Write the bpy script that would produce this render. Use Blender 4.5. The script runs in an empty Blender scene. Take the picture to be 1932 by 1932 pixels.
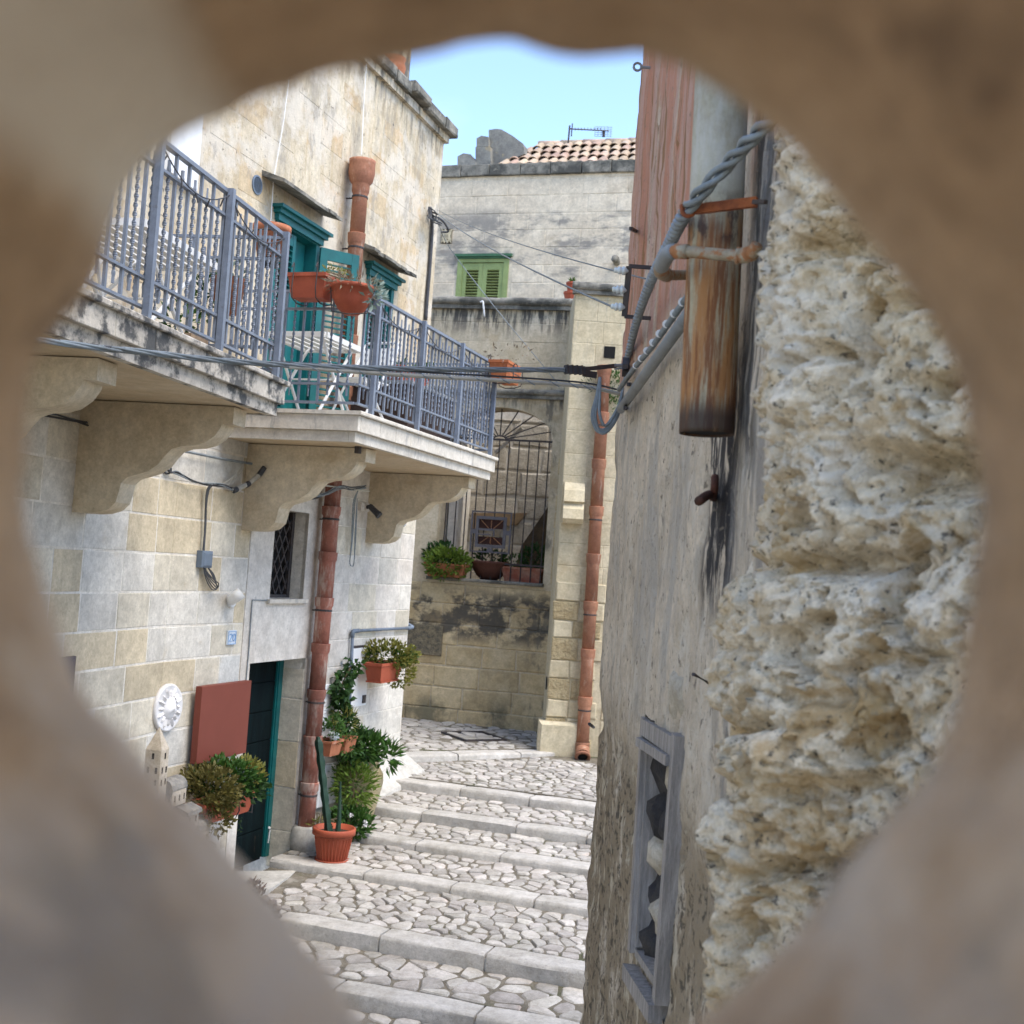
import bpy, math, random
from math import radians, sin, cos, pi
from mathutils import Vector, Matrix, noise as mn
random.seed(11)
R = random.random
def U(a, b): return a + (b - a) * random.random()

# ------------------------------------------------------------------ camera, world, sun, exposure
FPX = 2300.0                                    # focal length in units of a 1932-wide picture
PITCH = math.atan(109 / 2300); ROLL = radians(4.0)
CAM = Vector((0, 0, 2.95))
CM = Matrix.Rotation(pi / 2 + PITCH, 3, 'X') @ Matrix.Rotation(ROLL, 3, 'Z')
sc = bpy.context.scene
cd = bpy.data.cameras.new('camera'); cam = bpy.data.objects.new('camera', cd)
sc.collection.objects.link(cam)
cam.matrix_world = Matrix.Translation(CAM) @ CM.to_4x4()
cd.sensor_width = 36; cd.lens = 36 * FPX / 1932; cd.clip_start = 0.01; cd.clip_end = 500
cd.dof.use_dof = True; cd.dof.focus_distance = 6.2; cd.dof.aperture_fstop = cd.lens / 6.8
sc.camera = cam
SUN_EL, SUN_AZ = radians(60), radians(122)        # azimuth from +Y clockwise: high over the right-hand roofs
w = bpy.data.worlds.new('World'); sc.world = w; w.use_nodes = True
nt = w.node_tree; nt.nodes.clear()
sky = nt.nodes.new('ShaderNodeTexSky'); sky.sky_type = 'NISHITA'; sky.sun_disc = False
sky.sun_elevation = SUN_EL; sky.sun_rotation = SUN_AZ; sky.altitude = 400; sky.air_density = 1.0; sky.dust_density = 0.3; sky.ozone_density = 3.0
bg = nt.nodes.new('ShaderNodeBackground'); bg.inputs[1].default_value = 0.12
wo = nt.nodes.new('ShaderNodeOutputWorld')
# thin bright cloud veil, thicker towards the horizon
tcw = nt.nodes.new('ShaderNodeTexCoord'); sx = nt.nodes.new('ShaderNodeSeparateXYZ')
nt.links.new(tcw.outputs['Generated'], sx.inputs[0])
mpw = nt.nodes.new('ShaderNodeMapping'); mpw.inputs['Scale'].default_value = (1.6, 1.6, 5)
nt.links.new(tcw.outputs['Generated'], mpw.inputs[0])
nzw = nt.nodes.new('ShaderNodeTexNoise'); nzw.inputs['Scale'].default_value = 1.7; nzw.inputs['Detail'].default_value = 6
nt.links.new(mpw.outputs[0], nzw.inputs['Vector'])
ad = nt.nodes.new('ShaderNodeMath'); ad.operation = 'MULTIPLY_ADD'; ad.inputs[1].default_value = -2.2
nt.links.new(sx.outputs['Z'], ad.inputs[0]); nt.links.new(nzw.outputs['Fac'], ad.inputs[2])
mr = nt.nodes.new('ShaderNodeMapRange'); mr.inputs[1].default_value = -0.35; mr.inputs[2].default_value = 0.12; mr.inputs[3].default_value = 0.04; mr.inputs[4].default_value = 0.6
nt.links.new(ad.outputs[0], mr.inputs[0])
mxw = nt.nodes.new('ShaderNodeMixRGB'); mxw.inputs[2].default_value = (3.6, 3.8, 4.1, 1)
nt.links.new(mr.outputs[0], mxw.inputs[0]); nt.links.new(sky.outputs[0], mxw.inputs[1])
nt.links.new(mxw.outputs[0], bg.inputs[0]); nt.links.new(bg.outputs[0], wo.inputs[0])
sl = bpy.data.lights.new('sun', 'SUN'); sl.energy = 1.5; sl.angle = radians(40); sl.color = (1, 0.92, 0.80)
so = bpy.data.objects.new('sun', sl); sc.collection.objects.link(so)
sdir = Vector((sin(SUN_AZ) * cos(SUN_EL), cos(SUN_AZ) * cos(SUN_EL), sin(SUN_EL)))
so.rotation_euler = sdir.to_track_quat('Z', 'Y').to_euler(); so.location = (0, -5, 15)
vs = sc.view_settings; vs.view_transform = 'Standard'; vs.look = 'None'; vs.gamma = 1; vs.use_curve_mapping = False
vs.exposure = 1.85
sc.cycles.use_denoising = True; sc.cycles.max_bounces = 5; sc.cycles.use_adaptive_sampling = True; sc.cycles.adaptive_threshold = 0.02

# ------------------------------------------------------------------ measuring helpers
def ray(px, py): return CM @ Vector(((px - 966) / FPX, (966 - py) / FPX, -1))
class Frame:                                     # a vertical wall plane: s along it, o out of it, z up
    def __init__(f, org, d, n): f.org = Vector((org[0], org[1], 0)); f.d = Vector((d[0], d[1], 0)); f.n = Vector((n[0], n[1], 0))
    def pt(f, s, o, z): return f.org + f.d * s + f.n * o + Vector((0, 0, z))
    def hit(f, px, py, off=0.0):
        v = ray(px, py); t = (off - (CAM - f.org).dot(f.n)) / v.dot(f.n); p = CAM + v * t
        return (p - f.org).dot(f.d), p.z
    def at(f, px, py, off=0.0):
        s, z = f.hit(px, py, off); return f.pt(s, off, z)
def atY(px, py, y): v = ray(px, py); return CAM + v * (y / v.y)
def atZ(px, py, z): v = ray(px, py); return CAM + v * ((z - CAM.z) / v.z)
def ang(a): a = radians(a); return (sin(a), cos(a)), (cos(a), -sin(a))
d2, n2 = ang(18.0); L2 = Frame((-2.43, 10.46), d2, n2)                    # left house, far stretch
BEND = -0.795
d1, n1 = ang(10.5); bp = L2.pt(BEND, 0, 0); L1 = Frame((bp.x, bp.y), d1, n1)  # left house, near stretch
RW = Frame((0.489, 6.0), (-0.0168, 0.99986), (-0.99986, -0.0168))         # right house
ba = radians(13); B = Frame((0.17, 18.0), (cos(ba), -sin(ba)), (-sin(ba), -cos(ba)))   # arch wall
ta = radians(17); T = Frame((0.0, 20.6), (cos(ta), -sin(ta)), (-sin(ta), -cos(ta)))    # upper house
PF = Frame((0.74, 16.3), (1, 0), (0, -1))                                 # pillar front
KS = 0.03                                                                 # rise of the treads

# ------------------------------------------------------------------ mesh building
class MB:
    def __init__(m): m.v = []; m.f = []
    def add(m, vs, fs):
        k = len(m.v); m.v += [Vector(p) for p in vs]; m.f += [tuple(i + k for i in q) for q in fs]; return m
    def quad(m, a, b, c, d): return m.add([a, b, c, d], [(0, 1, 2, 3)])
    def box(m, fr, s0, s1, o0, o1, z0, z1):
        P = fr.pt
        return m.add([P(s0, o0, z0), P(s1, o0, z0), P(s1, o1, z0), P(s0, o1, z0), P(s0, o0, z1), P(s1, o0, z1), P(s1, o1, z1), P(s0, o1, z1)],
                     [(0, 3, 2, 1), (4, 5, 6, 7), (0, 1, 5, 4), (1, 2, 6, 5), (2, 3, 7, 6), (3, 0, 4, 7)])
    def block(m, fr, s0, s1, o0, o1, z0, z1, b=0.012, j=0.004):           # a dressed stone: chamfered, uneven face
        P = fr.pt; c = [(s0, z0), (s1, z0), (s1, z1), (s0, z1)]; q = [(1, 1), (-1, 1), (-1, -1), (1, -1)]
        jt = [(U(-j, j), U(-j, j)) for _ in c]; V = []
        for (s, z), (a, e) in zip(c, jt): V.append(P(s + a, o0, z + e))
        for (s, z), (a, e) in zip(c, jt): V.append(P(s + a, o1 - b * .7, z + e))
        t = U(-j, j) * .5
        for (s, z), (a, e), (u, v) in zip(c, jt, q): V.append(P(s + a + u * b, o1 + t + U(-j, j) * .5, z + e + v * b))
        F = [(8, 9, 10, 11)]
        for i in range(4):
            k = (i + 1) % 4; F += [(i, k, 4 + k, 4 + i), (4 + i, 4 + k, 8 + k, 8 + i)]
        return m.add(V, F)
    def tube(m, pts, r, n=8, cap=True):
        pts = [Vector(p) for p in pts]; N = len(pts); rs = r if isinstance(r, (list, tuple)) else [r] * N
        t = (pts[1] - pts[0]).normalized(); up = Vector((0, 0, 1)) if abs(t.z) < .9 else Vector((1, 0, 0))
        a = t.cross(up).normalized(); k = len(m.v)
        for i, p in enumerate(pts):
            t = (pts[min(i + 1, N - 1)] - pts[max(i - 1, 0)]).normalized()
            a = (a - t * a.dot(t)).normalized(); b = t.cross(a)
            for q in range(n):
                h = 2 * pi * q / n; m.v.append(p + (a * cos(h) + b * sin(h)) * rs[i])
        for i in range(N - 1):
            for q in range(n):
                w_ = (q + 1) % n; m.f.append((k + i * n + q, k + i * n + w_, k + (i + 1) * n + w_, k + (i + 1) * n + q))
        if cap: m.f.append(tuple(k + q for q in range(n))[::-1]); m.f.append(tuple(k + (N - 1) * n + q for q in range(n)))
        return m
    def lathe(m, c, prof, n=20, axis=Vector((0, 0, 1)), sx=1.0):          # prof: (radius, height)
        c = Vector(c); axis = Vector(axis).normalized(); u = axis.cross(Vector((0, 1, 0)) if abs(axis.y) < .9 else Vector((1, 0, 0))).normalized(); w_ = axis.cross(u); k = len(m.v)
        for r, h in prof:
            for q in range(n):
                g = 2 * pi * q / n; m.v.append(c + axis * h + (u * cos(g) * sx + w_ * sin(g)) * r)
        for i in range(len(prof) - 1):
            for q in range(n):
                e = (q + 1) % n; m.f.append((k + i * n + q, k + i * n + e, k + (i + 1) * n + e, k + (i + 1) * n + q))
        m.f.append(tuple(k + q for q in range(n))[::-1]); m.f.append(tuple(k + (len(prof) - 1) * n + q for q in range(n)))
        return m
    def prism(m, fr, poly, o0, o1):                                       # poly of (s,z) pulled along o
        n = len(poly); V = [fr.pt(s, o0, z) for s, z in poly] + [fr.pt(s, o1, z) for s, z in poly]
        return m.add(V, [tuple(range(n))[::-1], tuple(range(n, 2 * n))] + [(i, (i + 1) % n, n + (i + 1) % n, n + i) for i in range(n)])
    def bar(m, a, b, w_, h_=None, up=Vector((0, 0, 1))):                  # square bar between two points
        a = Vector(a); b = Vector(b); h_ = h_ or w_; t = (b - a).normalized()
        if abs(t.dot(up)) > .95: up = Vector((.31, .95, 0))
        s = t.cross(up).normalized(); u = s.cross(t); V = []
        for p in (a, b):
            for i, j in ((-1, -1), (1, -1), (1, 1), (-1, 1)): V.append(p + s * i * w_ / 2 + u * j * h_ / 2)
        return m.add(V, [(0, 3, 2, 1), (4, 5, 6, 7), (0, 1, 5, 4), (1, 2, 6, 5), (2, 3, 7, 6), (3, 0, 4, 7)])
    def leaf(m, p, d, ln, wd, up=None):
        d = Vector(d).normalized(); up = up or Vector((U(-1, 1), U(-1, 1), U(-.2, 1)))
        s = d.cross(up)
        if s.length < 1e-3: s = d.cross(Vector((1, 0, .3)))
        s.normalize(); n = s.cross(d); p = Vector(p); k = wd / 2
        return m.add([p, p + d * ln * .45 + s * k + n * k * .35, p + d * ln - n * ln * .12, p + d * ln * .45 - s * k + n * k * .35, p + d * ln * .5], [(0, 1, 4), (1, 2, 4), (2, 3, 4), (3, 0, 4)])
worg = {}
def put(name, mb, mat, parent=None, smooth=False, mesh=None):
    V = mb.v; xs = [p.x for p in V]; ys = [p.y for p in V]; zs = [p.z for p in V]
    o = Vector(((min(xs) + max(xs)) / 2, (min(ys) + max(ys)) / 2, min(zs)))
    me = bpy.data.meshes.new(name); me.from_pydata([tuple(p - o) for p in V], [], mb.f); me.update()
    if smooth:
        me.polygons.foreach_set('use_smooth', [True] * len(me.polygons))
    me.materials.append(mat); ob = bpy.data.objects.new(name, me); sc.collection.objects.link(ob)
    if parent is not None: ob.parent = parent; ob.location = o - worg[parent.name]
    else: ob.location = o
    worg[ob.name] = o
    if mat.name.startswith(('foliage', 'dry_maroon')): ob['kind'] = 'stuff'
    return ob
def inst(name, me, loc, rotz, parent):
    ob = bpy.data.objects.new(name, me); sc.collection.objects.link(ob); ob.parent = parent
    ob.location = Vector(loc) - worg[parent.name]; ob.rotation_euler.z = rotz; worg[ob.name] = Vector(loc); return ob
def thing(name, label, cat, loc, group=None):
    o = bpy.data.objects.new(name, None); sc.collection.objects.link(o); o.location = loc; o.empty_display_size = .1
    worg[o.name] = Vector(loc); return tag(o, label, cat, group)
def tag(o, label, cat, group=None):
    o['label'] = label; o['category'] = cat
    if group: o['group'] = group
    return o
def struct(o, label=None):
    o['kind'] = 'structure'
    if label: o['label'] = label
    return o
def weld_smooth(ob, a=40):
    me = ob.data; me.polygons.foreach_set('use_smooth', [True] * len(me.polygons))
    try: me.set_sharp_from_angle(angle=radians(a))
    except Exception: pass
    return ob
def sag(a, b, drop, n=16):
    a = Vector(a); b = Vector(b); return [a.lerp(b, i / n) - Vector((0, 0, drop * 4 * (i / n) * (1 - i / n))) for i in range(n + 1)]
def spline(P, n=8):
    P = [Vector(p) for p in P]; Q = [P[0] * 2 - P[1]] + P + [P[-1] * 2 - P[-2]]; out = []
    for i in range(1, len(Q) - 2):
        a, b, c, d = Q[i - 1:i + 3]
        for k in range(n):
            t = k / n; out.append(.5 * ((2 * b) + (c - a) * t + (2 * a - 5 * b + 4 * c - d) * t * t + (3 * b - a - 3 * c + d) * t ** 3))
    return out + [P[-1]]
def rope(m, path, rad, r, strands, pitch, n=6):
    path = [Vector(p) for p in path]; L = [0]
    for i in range(1, len(path)): L.append(L[-1] + (path[i] - path[i - 1]).length)
    tot = L[-1]; N = max(24, int(tot / pitch * 9)); 
    for s in range(strands):
        pts = []; j = 0
        for i in range(N + 1):
            q = tot * i / N
            while j < len(L) - 2 and L[j + 1] < q: j += 1
            p = path[j].lerp(path[j + 1], (q - L[j]) / max(1e-9, L[j + 1] - L[j])); t = (path[j + 1] - path[j]).normalized()
            a = t.cross(Vector((0, 0, 1))); a = a.normalized() if a.length > .05 else Vector((1, 0, 0)); b = t.cross(a)
            h = 2 * pi * (q / pitch + s / strands); pts.append(p + (a * cos(h) + b * sin(h)) * rad)
        m.tube(pts, r, n, False)
    return m

# ------------------------------------------------------------------ materials
def mat(name, c1, c2=None, scale=3.0, rough=.85, bump=.25, bscale=60, bdist=.01, rnd=0.0, layers=(), metal=0.0, spec=.3, stretch=(1, 1, 1), pits=0.0, sheen=None, hue=0.0, transl=0.0):
    m = bpy.data.materials.new(name); m.use_nodes = True; t = m.node_tree; N = t.nodes; K = t.links.new
    bs = N['Principled BSDF']; bs.inputs['Roughness'].default_value = rough; bs.inputs['Metallic'].default_value = metal; bs.inputs['Specular IOR Level'].default_value = spec
    g = N.new('ShaderNodeNewGeometry'); P = g.outputs['Position']
    oi = N.new('ShaderNodeObjectInfo')
    def noise(sc_, st=(1, 1, 1), det=6, rg=.6, seed=0.0):
        mp = N.new('ShaderNodeMapping'); mp.inputs['Scale'].default_value = st; mp.inputs['Location'].default_value = (seed * 3.7, seed * 1.9, seed * 5.3); K(P, mp.inputs[0])
        x = N.new('ShaderNodeTexNoise'); x.inputs['Scale'].default_value = sc_; x.inputs['Detail'].default_value = det; x.inputs['Roughness'].default_value = rg; K(mp.outputs[0], x.inputs['Vector']); return x.outputs['Fac']
    def rng(v, a, b, c=0, d=1, smooth=True):
        x = N.new('ShaderNodeMapRange'); x.interpolation_type = 'SMOOTHSTEP' if smooth else 'LINEAR'
        if a > b: a, b, c, d = b, a, d, c
        for i, q in enumerate((a, b, c, d)): x.inputs[i + 1].default_value = q
        K(v, x.inputs[0]); return x.outputs[0]
    def mix(f, a, b, mode='MIX'):
        x = N.new('ShaderNodeMixRGB'); x.blend_type = mode
        for i, q in enumerate((f, a, b)):
            if isinstance(q, (int, float)): x.inputs[i].default_value = q
            elif isinstance(q, tuple): x.inputs[i].default_value = (*q, 1)
            else: K(q, x.inputs[i])
        return x.outputs[0]
    def mul(a, b):
        x = N.new('ShaderNodeMath'); x.operation = 'MULTIPLY'
        for i, q in enumerate((a, b)):
            if isinstance(q, (int, float)): x.inputs[i].default_value = q
            else: K(q, x.inputs[i])
        return x.outputs[0]
    c2 = c2 or tuple(x * .7 for x in c1)
    col = mix(rng(noise(scale, stretch, 5, .62), .34, .66), c1, c2)
    col = mix(.7 * min(1.0, bump / .25), col, mix(noise(scale * 17, stretch, 5, .78, 2), (.45, .45, .45), (1.55, 1.55, 1.55)), 'MULTIPLY') if bump else col
    kb_ = min(1.0, bump / .25)
    if bump: col = mix(.38 * kb_, col, mix(rng(noise(scale * 4.5, stretch, 5, .7, 4), .3, .7), (.62, .61, .59), (1.32, 1.32, 1.32)), 'MULTIPLY')
    for i, ly in enumerate(layers):     # (colour, scale, stretch, lo, hi, strength, masks)
        lc, lsc, lst, lo, hi, stg = ly[:6]
        f = mul(rng(noise(lsc, lst, 5, .68, 5 + i * 3), lo, hi), stg)
        for (dv, a, b) in (ly[6] if len(ly) > 6 else ()):
            dp = N.new('ShaderNodeVectorMath'); dp.operation = 'DOT_PRODUCT'; dp.inputs[1].default_value = dv; K(P, dp.inputs[0]); f = mul(f, rng(dp.outputs['Value'], a, b))
        col = mix(f, col, lc)
    if pits:
        pv = rng(noise(bscale * .7, (1, 1, 1), 3, .6, 9), .30, .40, 1, 0); col = mix(mul(pv, pits), col, tuple(x * .35 for x in c1))
    if rnd:
        v = rng(oi.outputs['Random'], 0, 1, 1 - rnd, 1 + rnd, False); cb = N.new('ShaderNodeCombineColor'); [K(v, cb.inputs[i]) for i in range(3)]
        col = mix(1.0, col, cb.outputs[0], 'MULTIPLY')
    if hue:
        hs = N.new('ShaderNodeHueSaturation'); wn = N.new('ShaderNodeTexWhiteNoise'); wn.noise_dimensions = '1D'; K(oi.outputs['Random'], wn.inputs['W']); K(rng(wn.outputs['Value'], 0, 1, .5 - hue, .5 + hue, False), hs.inputs['Hue']); K(col, hs.inputs['Color']); col = hs.outputs[0]
    K(col, bs.inputs['Base Color'])
    if bump:
        hgt = N.new('ShaderNodeMath'); hgt.operation = 'ADD'; K(noise(bscale, stretch, 4, .72, 1), hgt.inputs[0]); K(noise(bscale * .18, stretch, 3, .6, 3), hgt.inputs[1])
        b = N.new('ShaderNodeBump'); b.inputs['Strength'].default_value = bump; b.inputs['Distance'].default_value = bdist; K(hgt.outputs[0], b.inputs['Height']); K(b.outputs[0], bs.inputs['Normal'])
    if transl:
        tr = N.new('ShaderNodeBsdfTranslucent'); K(col, tr.inputs[0]); ms = N.new('ShaderNodeMixShader'); ms.inputs[0].default_value = transl
        K(bs.outputs[0], ms.inputs[1]); K(tr.outputs[0], ms.inputs[2]); K(ms.outputs[0], N['Material Output'].inputs[0])
    return m
Z = (0, 0, 1); ONE = (1, 1, 1); VS = (6, 6, .7)      # VS: noise drawn out into vertical streaks
DRK = (.045, .045, .045); MOSS = (.07, .075, .035)
LIME = [(.61, .555, .45), (.57, .485, .345), (.63, .595, .53), (.585, .575, .535)]
Mlime = [mat('limestone_%s' % n, c, tuple(x * .82 for x in c), 2.5, rnd=.09, bump=.3, bscale=50, pits=.25, layers=[((.42, .32, .19), 2.2, ONE, .58, .75, .5), ((.33, .30, .26), 9, ONE, .62, .8, .35)]) for n, c in zip(('cream', 'tan', 'pale', 'grey'), LIME)]
Mmortar = mat('lime_mortar', (.70, .665, .60), (.63, .58, .50), 3, bump=.35, bscale=45, pits=.2, layers=[((.45, .36, .24), 3, ONE, .6, .75, .4)])
Mplast = mat('lime_plaster', (.62, .58, .52), (.56, .51, .45), 1.6, bump=.25, bscale=40, pits=.3, layers=[((.46, .38, .27), 2.0, VS, .58, .75, .4)])
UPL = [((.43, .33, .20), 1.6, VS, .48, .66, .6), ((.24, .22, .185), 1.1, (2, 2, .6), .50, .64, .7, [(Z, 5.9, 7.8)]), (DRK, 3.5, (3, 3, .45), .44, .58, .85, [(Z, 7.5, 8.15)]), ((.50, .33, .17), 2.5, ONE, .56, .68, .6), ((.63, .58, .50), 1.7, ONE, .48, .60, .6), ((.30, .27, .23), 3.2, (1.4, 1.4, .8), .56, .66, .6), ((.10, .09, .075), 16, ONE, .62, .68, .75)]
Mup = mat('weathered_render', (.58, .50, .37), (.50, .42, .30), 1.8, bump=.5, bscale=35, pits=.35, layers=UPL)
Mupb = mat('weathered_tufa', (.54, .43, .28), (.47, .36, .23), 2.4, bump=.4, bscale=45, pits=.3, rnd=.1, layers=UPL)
Mslab = mat('balcony_stone', (.64, .59, .51), (.56, .51, .43), 2.5, bump=.2, bscale=50, pits=.15, layers=[((.2, .2, .2), 2.5, (2.5, 2.5, 1), .55, .7, .55)])
Mslab1 = mat('balcony_stone_stained', (.60, .55, .47), (.48, .44, .38), 2.5, bump=.3, bscale=50, pits=.2, layers=[((.05, .055, .06), 3.2, (1.3, 1.3, 1.6), .44, .58, .9)])
Mcorb = mat('corbel_tufa', (.60, .52, .39), (.53, .44, .31), 2.2, bump=.25, bscale=55, pits=.2, layers=[((.44, .33, .20), 1.6, (1, 1, 3), .55, .72, .5)])
Msoff = mat('soffit_plaster', (.60, .49, .34), (.54, .42, .27), 2.0, bump=.15, bscale=30)
Mteal = mat('teal_paint', (.004, .125, .125), (.004, .095, .10), 5, rough=.5, bump=.08, bscale=80, spec=.4)
Mtealdk = mat('dark_teal_boards', (.004, .011, .012), (.002, .005, .006), 3, rough=.8, spec=.1, bump=.3, bscale=30, stretch=(5, 5, .6), layers=[((.16, .10, .05), 5, (9, 9, .7), .66, .74, .7, [(Z, .95, .2)])])
Mterra = mat('terracotta_pipe', (.36, .17, .10), (.29, .125, .075), 3.2, rnd=.16, rough=.8, bump=.25, bscale=45, layers=[((.52, .40, .31), 4, (3, 3, .9), .55, .7, .6), ((.16, .07, .05), 3, (3, 3, .8), .60, .72, .5)])
Mterral = mat('old_terracotta_pipe', (.30, .115, .08), (.22, .09, .065), 3.2, rnd=.22, rough=.75, bump=.25, bscale=45, layers=[((.46, .37, .31), 3.5, (3, 3, .8), .48, .66, .75), ((.12, .05, .04), 3, (3, 3, .8), .60, .72, .5)])
Mpot = mat('terracotta_pot', (.37, .085, .042), (.31, .07, .035), 5, rnd=.1, rough=.65, bump=.1, bscale=60)
Mpoto = mat('weathered_pot', (.42, .16, .08), (.34, .12, .06), 8, rnd=.1, rough=.8, bump=.2, bscale=60, layers=[((.55, .45, .38), 9, ONE, .58, .7, .55)])
Mjar = mat('clay_jar', (.40, .33, .20), (.33, .27, .15), 5, rough=.7, bump=.2, bscale=40, stretch=(1, 1, 5))
Mrail = mat('grey_blue_paint', (.195, .225, .28), (.155, .18, .225), 9, rough=.5, bump=.12, bscale=90, spec=.4, layers=[((.10, .10, .11), 14, (1, 1, 1), .6, .72, .5)])
Miron = mat('dark_iron', (.035, .033, .036), (.06, .045, .04), 12, rough=.6, bump=.1, bscale=90, spec=.4)
Mrust = mat('rusted_iron', (.36, .11, .035), (.20, .06, .025), 14, rough=.8, bump=.3, bscale=90)
Mwhite = mat('white_enamel', (.78, .78, .77), (.72, .72, .71), 6, rough=.4, bump=.05, bscale=50)
Mgreen = mat('olive_paint', (.27, .335, .13), (.23, .285, .11), 6, rough=.55, bump=.08, bscale=80, layers=[((.16, .22, .07), 6, VS, .6, .72, .4)])
Mgreend = mat('green_paint', (.05, .14, .07), (.04, .11, .06), 6, rough=.55, bump=.08)
Mboard = mat('red_brown_panel', (.18, .045, .029), (.168, .041, .026), 3, rough=.6, bump=.03, bscale=80)
Mblack = mat('dark_void', (.008, .008, .009), (.012, .011, .01), 4, rough=.9, bump=0)
Mgrey = mat('grey_plastic', (.14, .18, .24), (.12, .155, .2), 5, rough=.5, bump=.05)
Mzinc = mat('grey_metal_pipe', (.17, .21, .27), (.13, .16, .2), 14, rough=.5, bump=.15, bscale=70, layers=[((.33, .33, .33), 20, ONE, .6, .7, .5)])
Mcable = mat('aged_cable', (.23, .265, .285), (.17, .19, .20), 20, rough=.55, bump=.05)
Mcabled = mat('dark_cable', (.045, .048, .055), (.07, .07, .075), 20, rough=.6, bump=.05)
Mcablel = mat('beige_conduit', (.46, .44, .38), (.38, .36, .31), 10, rough=.55, bump=.05)
Mconduit = mat('grey_conduit', (.25, .27, .28), (.20, .215, .225), 6, rough=.55, bump=.05)
Mporc = mat('porcelain', (.66, .72, .72), (.6, .66, .66), 6, rough=.2, bump=0, spec=.6)
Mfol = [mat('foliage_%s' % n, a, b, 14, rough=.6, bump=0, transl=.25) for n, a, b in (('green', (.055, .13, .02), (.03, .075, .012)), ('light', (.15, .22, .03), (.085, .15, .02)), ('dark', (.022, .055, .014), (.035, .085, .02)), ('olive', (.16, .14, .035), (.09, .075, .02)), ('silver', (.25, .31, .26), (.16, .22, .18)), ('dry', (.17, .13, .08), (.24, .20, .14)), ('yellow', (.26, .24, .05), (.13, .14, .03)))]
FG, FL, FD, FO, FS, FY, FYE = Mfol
Mstem = mat('woody_stem', (.15, .10, .06), (.10, .07, .04), 12, bump=.3, bscale=60)
Mcact = mat('cactus_skin', (.012, .035, .022), (.02, .05, .03), 9, rough=.6, bump=.2)
Msoil = mat('potting_soil', (.05, .035, .022), (.03, .02, .015), 20, bump=.5)
Mkerb = mat('kerb_limestone', (.46, .435, .40), (.385, .36, .32), 2.6, rnd=.08, bump=.45, bscale=55, pits=.35, layers=[((.27, .25, .21), 3.5, ONE, .55, .72, .6), ((.06, .06, .05), 5, ONE, .66, .78, .7)])
Mcob = mat('cobble_limestone', (.43, .40, .365), (.32, .295, .26), 6, rnd=.24, hue=.012, bump=.45, bscale=45, pits=.25, layers=[((.46, .35, .27), 3.0, ONE, .62, .75, .5), ((.22, .20, .17), 6, ONE, .62, .75, .6)])
Mearth = mat('joint_earth', (.20, .175, .135), (.12, .105, .08), 5, bump=.8, bscale=40, bdist=.02, layers=[(MOSS, 1.6, ONE, .55, .68, .8), ((.40, .37, .32), 2.2, ONE, .58, .7, .6)])
Mcement = mat('cement_patch', (.50, .48, .44), (.40, .38, .34), 3, bump=.4, bscale=50)
BKL = [(DRK, 1.9, (1.2, 1.2, 1.7), .42, .55, .9, [(Z, 1.75, 2.0), (Z, 2.75, 2.45)]), ((.10, .10, .07), 1.6, ONE, .50, .66, .75, [(Z, 1.15, .8)]), ((.37, .27, .14), 1.4, ONE, .5, .68, .5), (DRK, 3.0, ONE, .60, .72, .5, [(Z, 1.8, 1.4)]), ((.13, .12, .10), 2.4, (2, 2, .8), .53, .66, .75, [((1, 0, 0), .3, .42)])]
Mback = mat('ochre_tufa', (.54, .44, .275), (.46, .355, .20), 2.0, rnd=.08, bump=.45, bscale=40, pits=.3, layers=BKL)
Mbackp = mat('arch_render', (.57, .495, .37), (.50, .425, .30), 1.8, bump=.4, bscale=40, pits=.3, layers=BKL + [(DRK, 2.4, (5, 5, .6), .44, .58, .9, [(Z, 6.3, 6.75)]), ((.08, .08, .075), 3, (4, 4, .7), .48, .62, .85, [(Z, 5.25, 5.5), (Z, 5.75, 5.6)])])
Mpil = mat('pillar_tufa', (.58, .50, .345), (.53, .445, .29), 2.0, rnd=.06, bump=.3, bscale=40, pits=.25, layers=[((.30, .29, .25), 2.5, VS, .52, .68, .6, [(Z, 5.6, 6.4)]), ((.42, .31, .17), 1.6, ONE, .56, .72, .45)])
Mpilr = mat('rough_tufa', (.52, .42, .25), (.42, .325, .18), 6, bump=1.0, bscale=22, bdist=.05, pits=.3)
Mupper = mat('upper_tufa', (.67, .585, .455), (.61, .52, .395), 1.6, rnd=.05, bump=.3, bscale=35, pits=.25, layers=[((.17, .165, .16), 1.1, (1, 1, 2.4), .47, .60, .75, [(Z, 7.6, 8.1), (Z, 9.3, 8.9)]), ((.36, .27, .17), 1.3, ONE, .58, .72, .45)])
Mcop = mat('mossy_coping', (.27, .25, .21), (.14, .135, .115), 5, rnd=.1, bump=.6, bscale=40, layers=[((.05, .05, .045), 3, ONE, .45, .62, .8), ((.42, .38, .30), 8, ONE, .62, .72, .5)])
Mtile = mat('aged_roof_tile', (.48, .36, .26), (.40, .28, .20), 4, rnd=.22, hue=.015, bump=.4, bscale=50, layers=[((.33, .31, .28), 5, ONE, .52, .68, .7)])
Mruin = mat('grey_ruin_stone', (.25, .24, .21), (.17, .165, .15), 4, rnd=.1, bump=.7, bscale=30, layers=[((.40, .31, .17), 3, ONE, .60, .7, .6)])
YF, YN = (0, 1, 0), (0, -1, 0)
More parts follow.
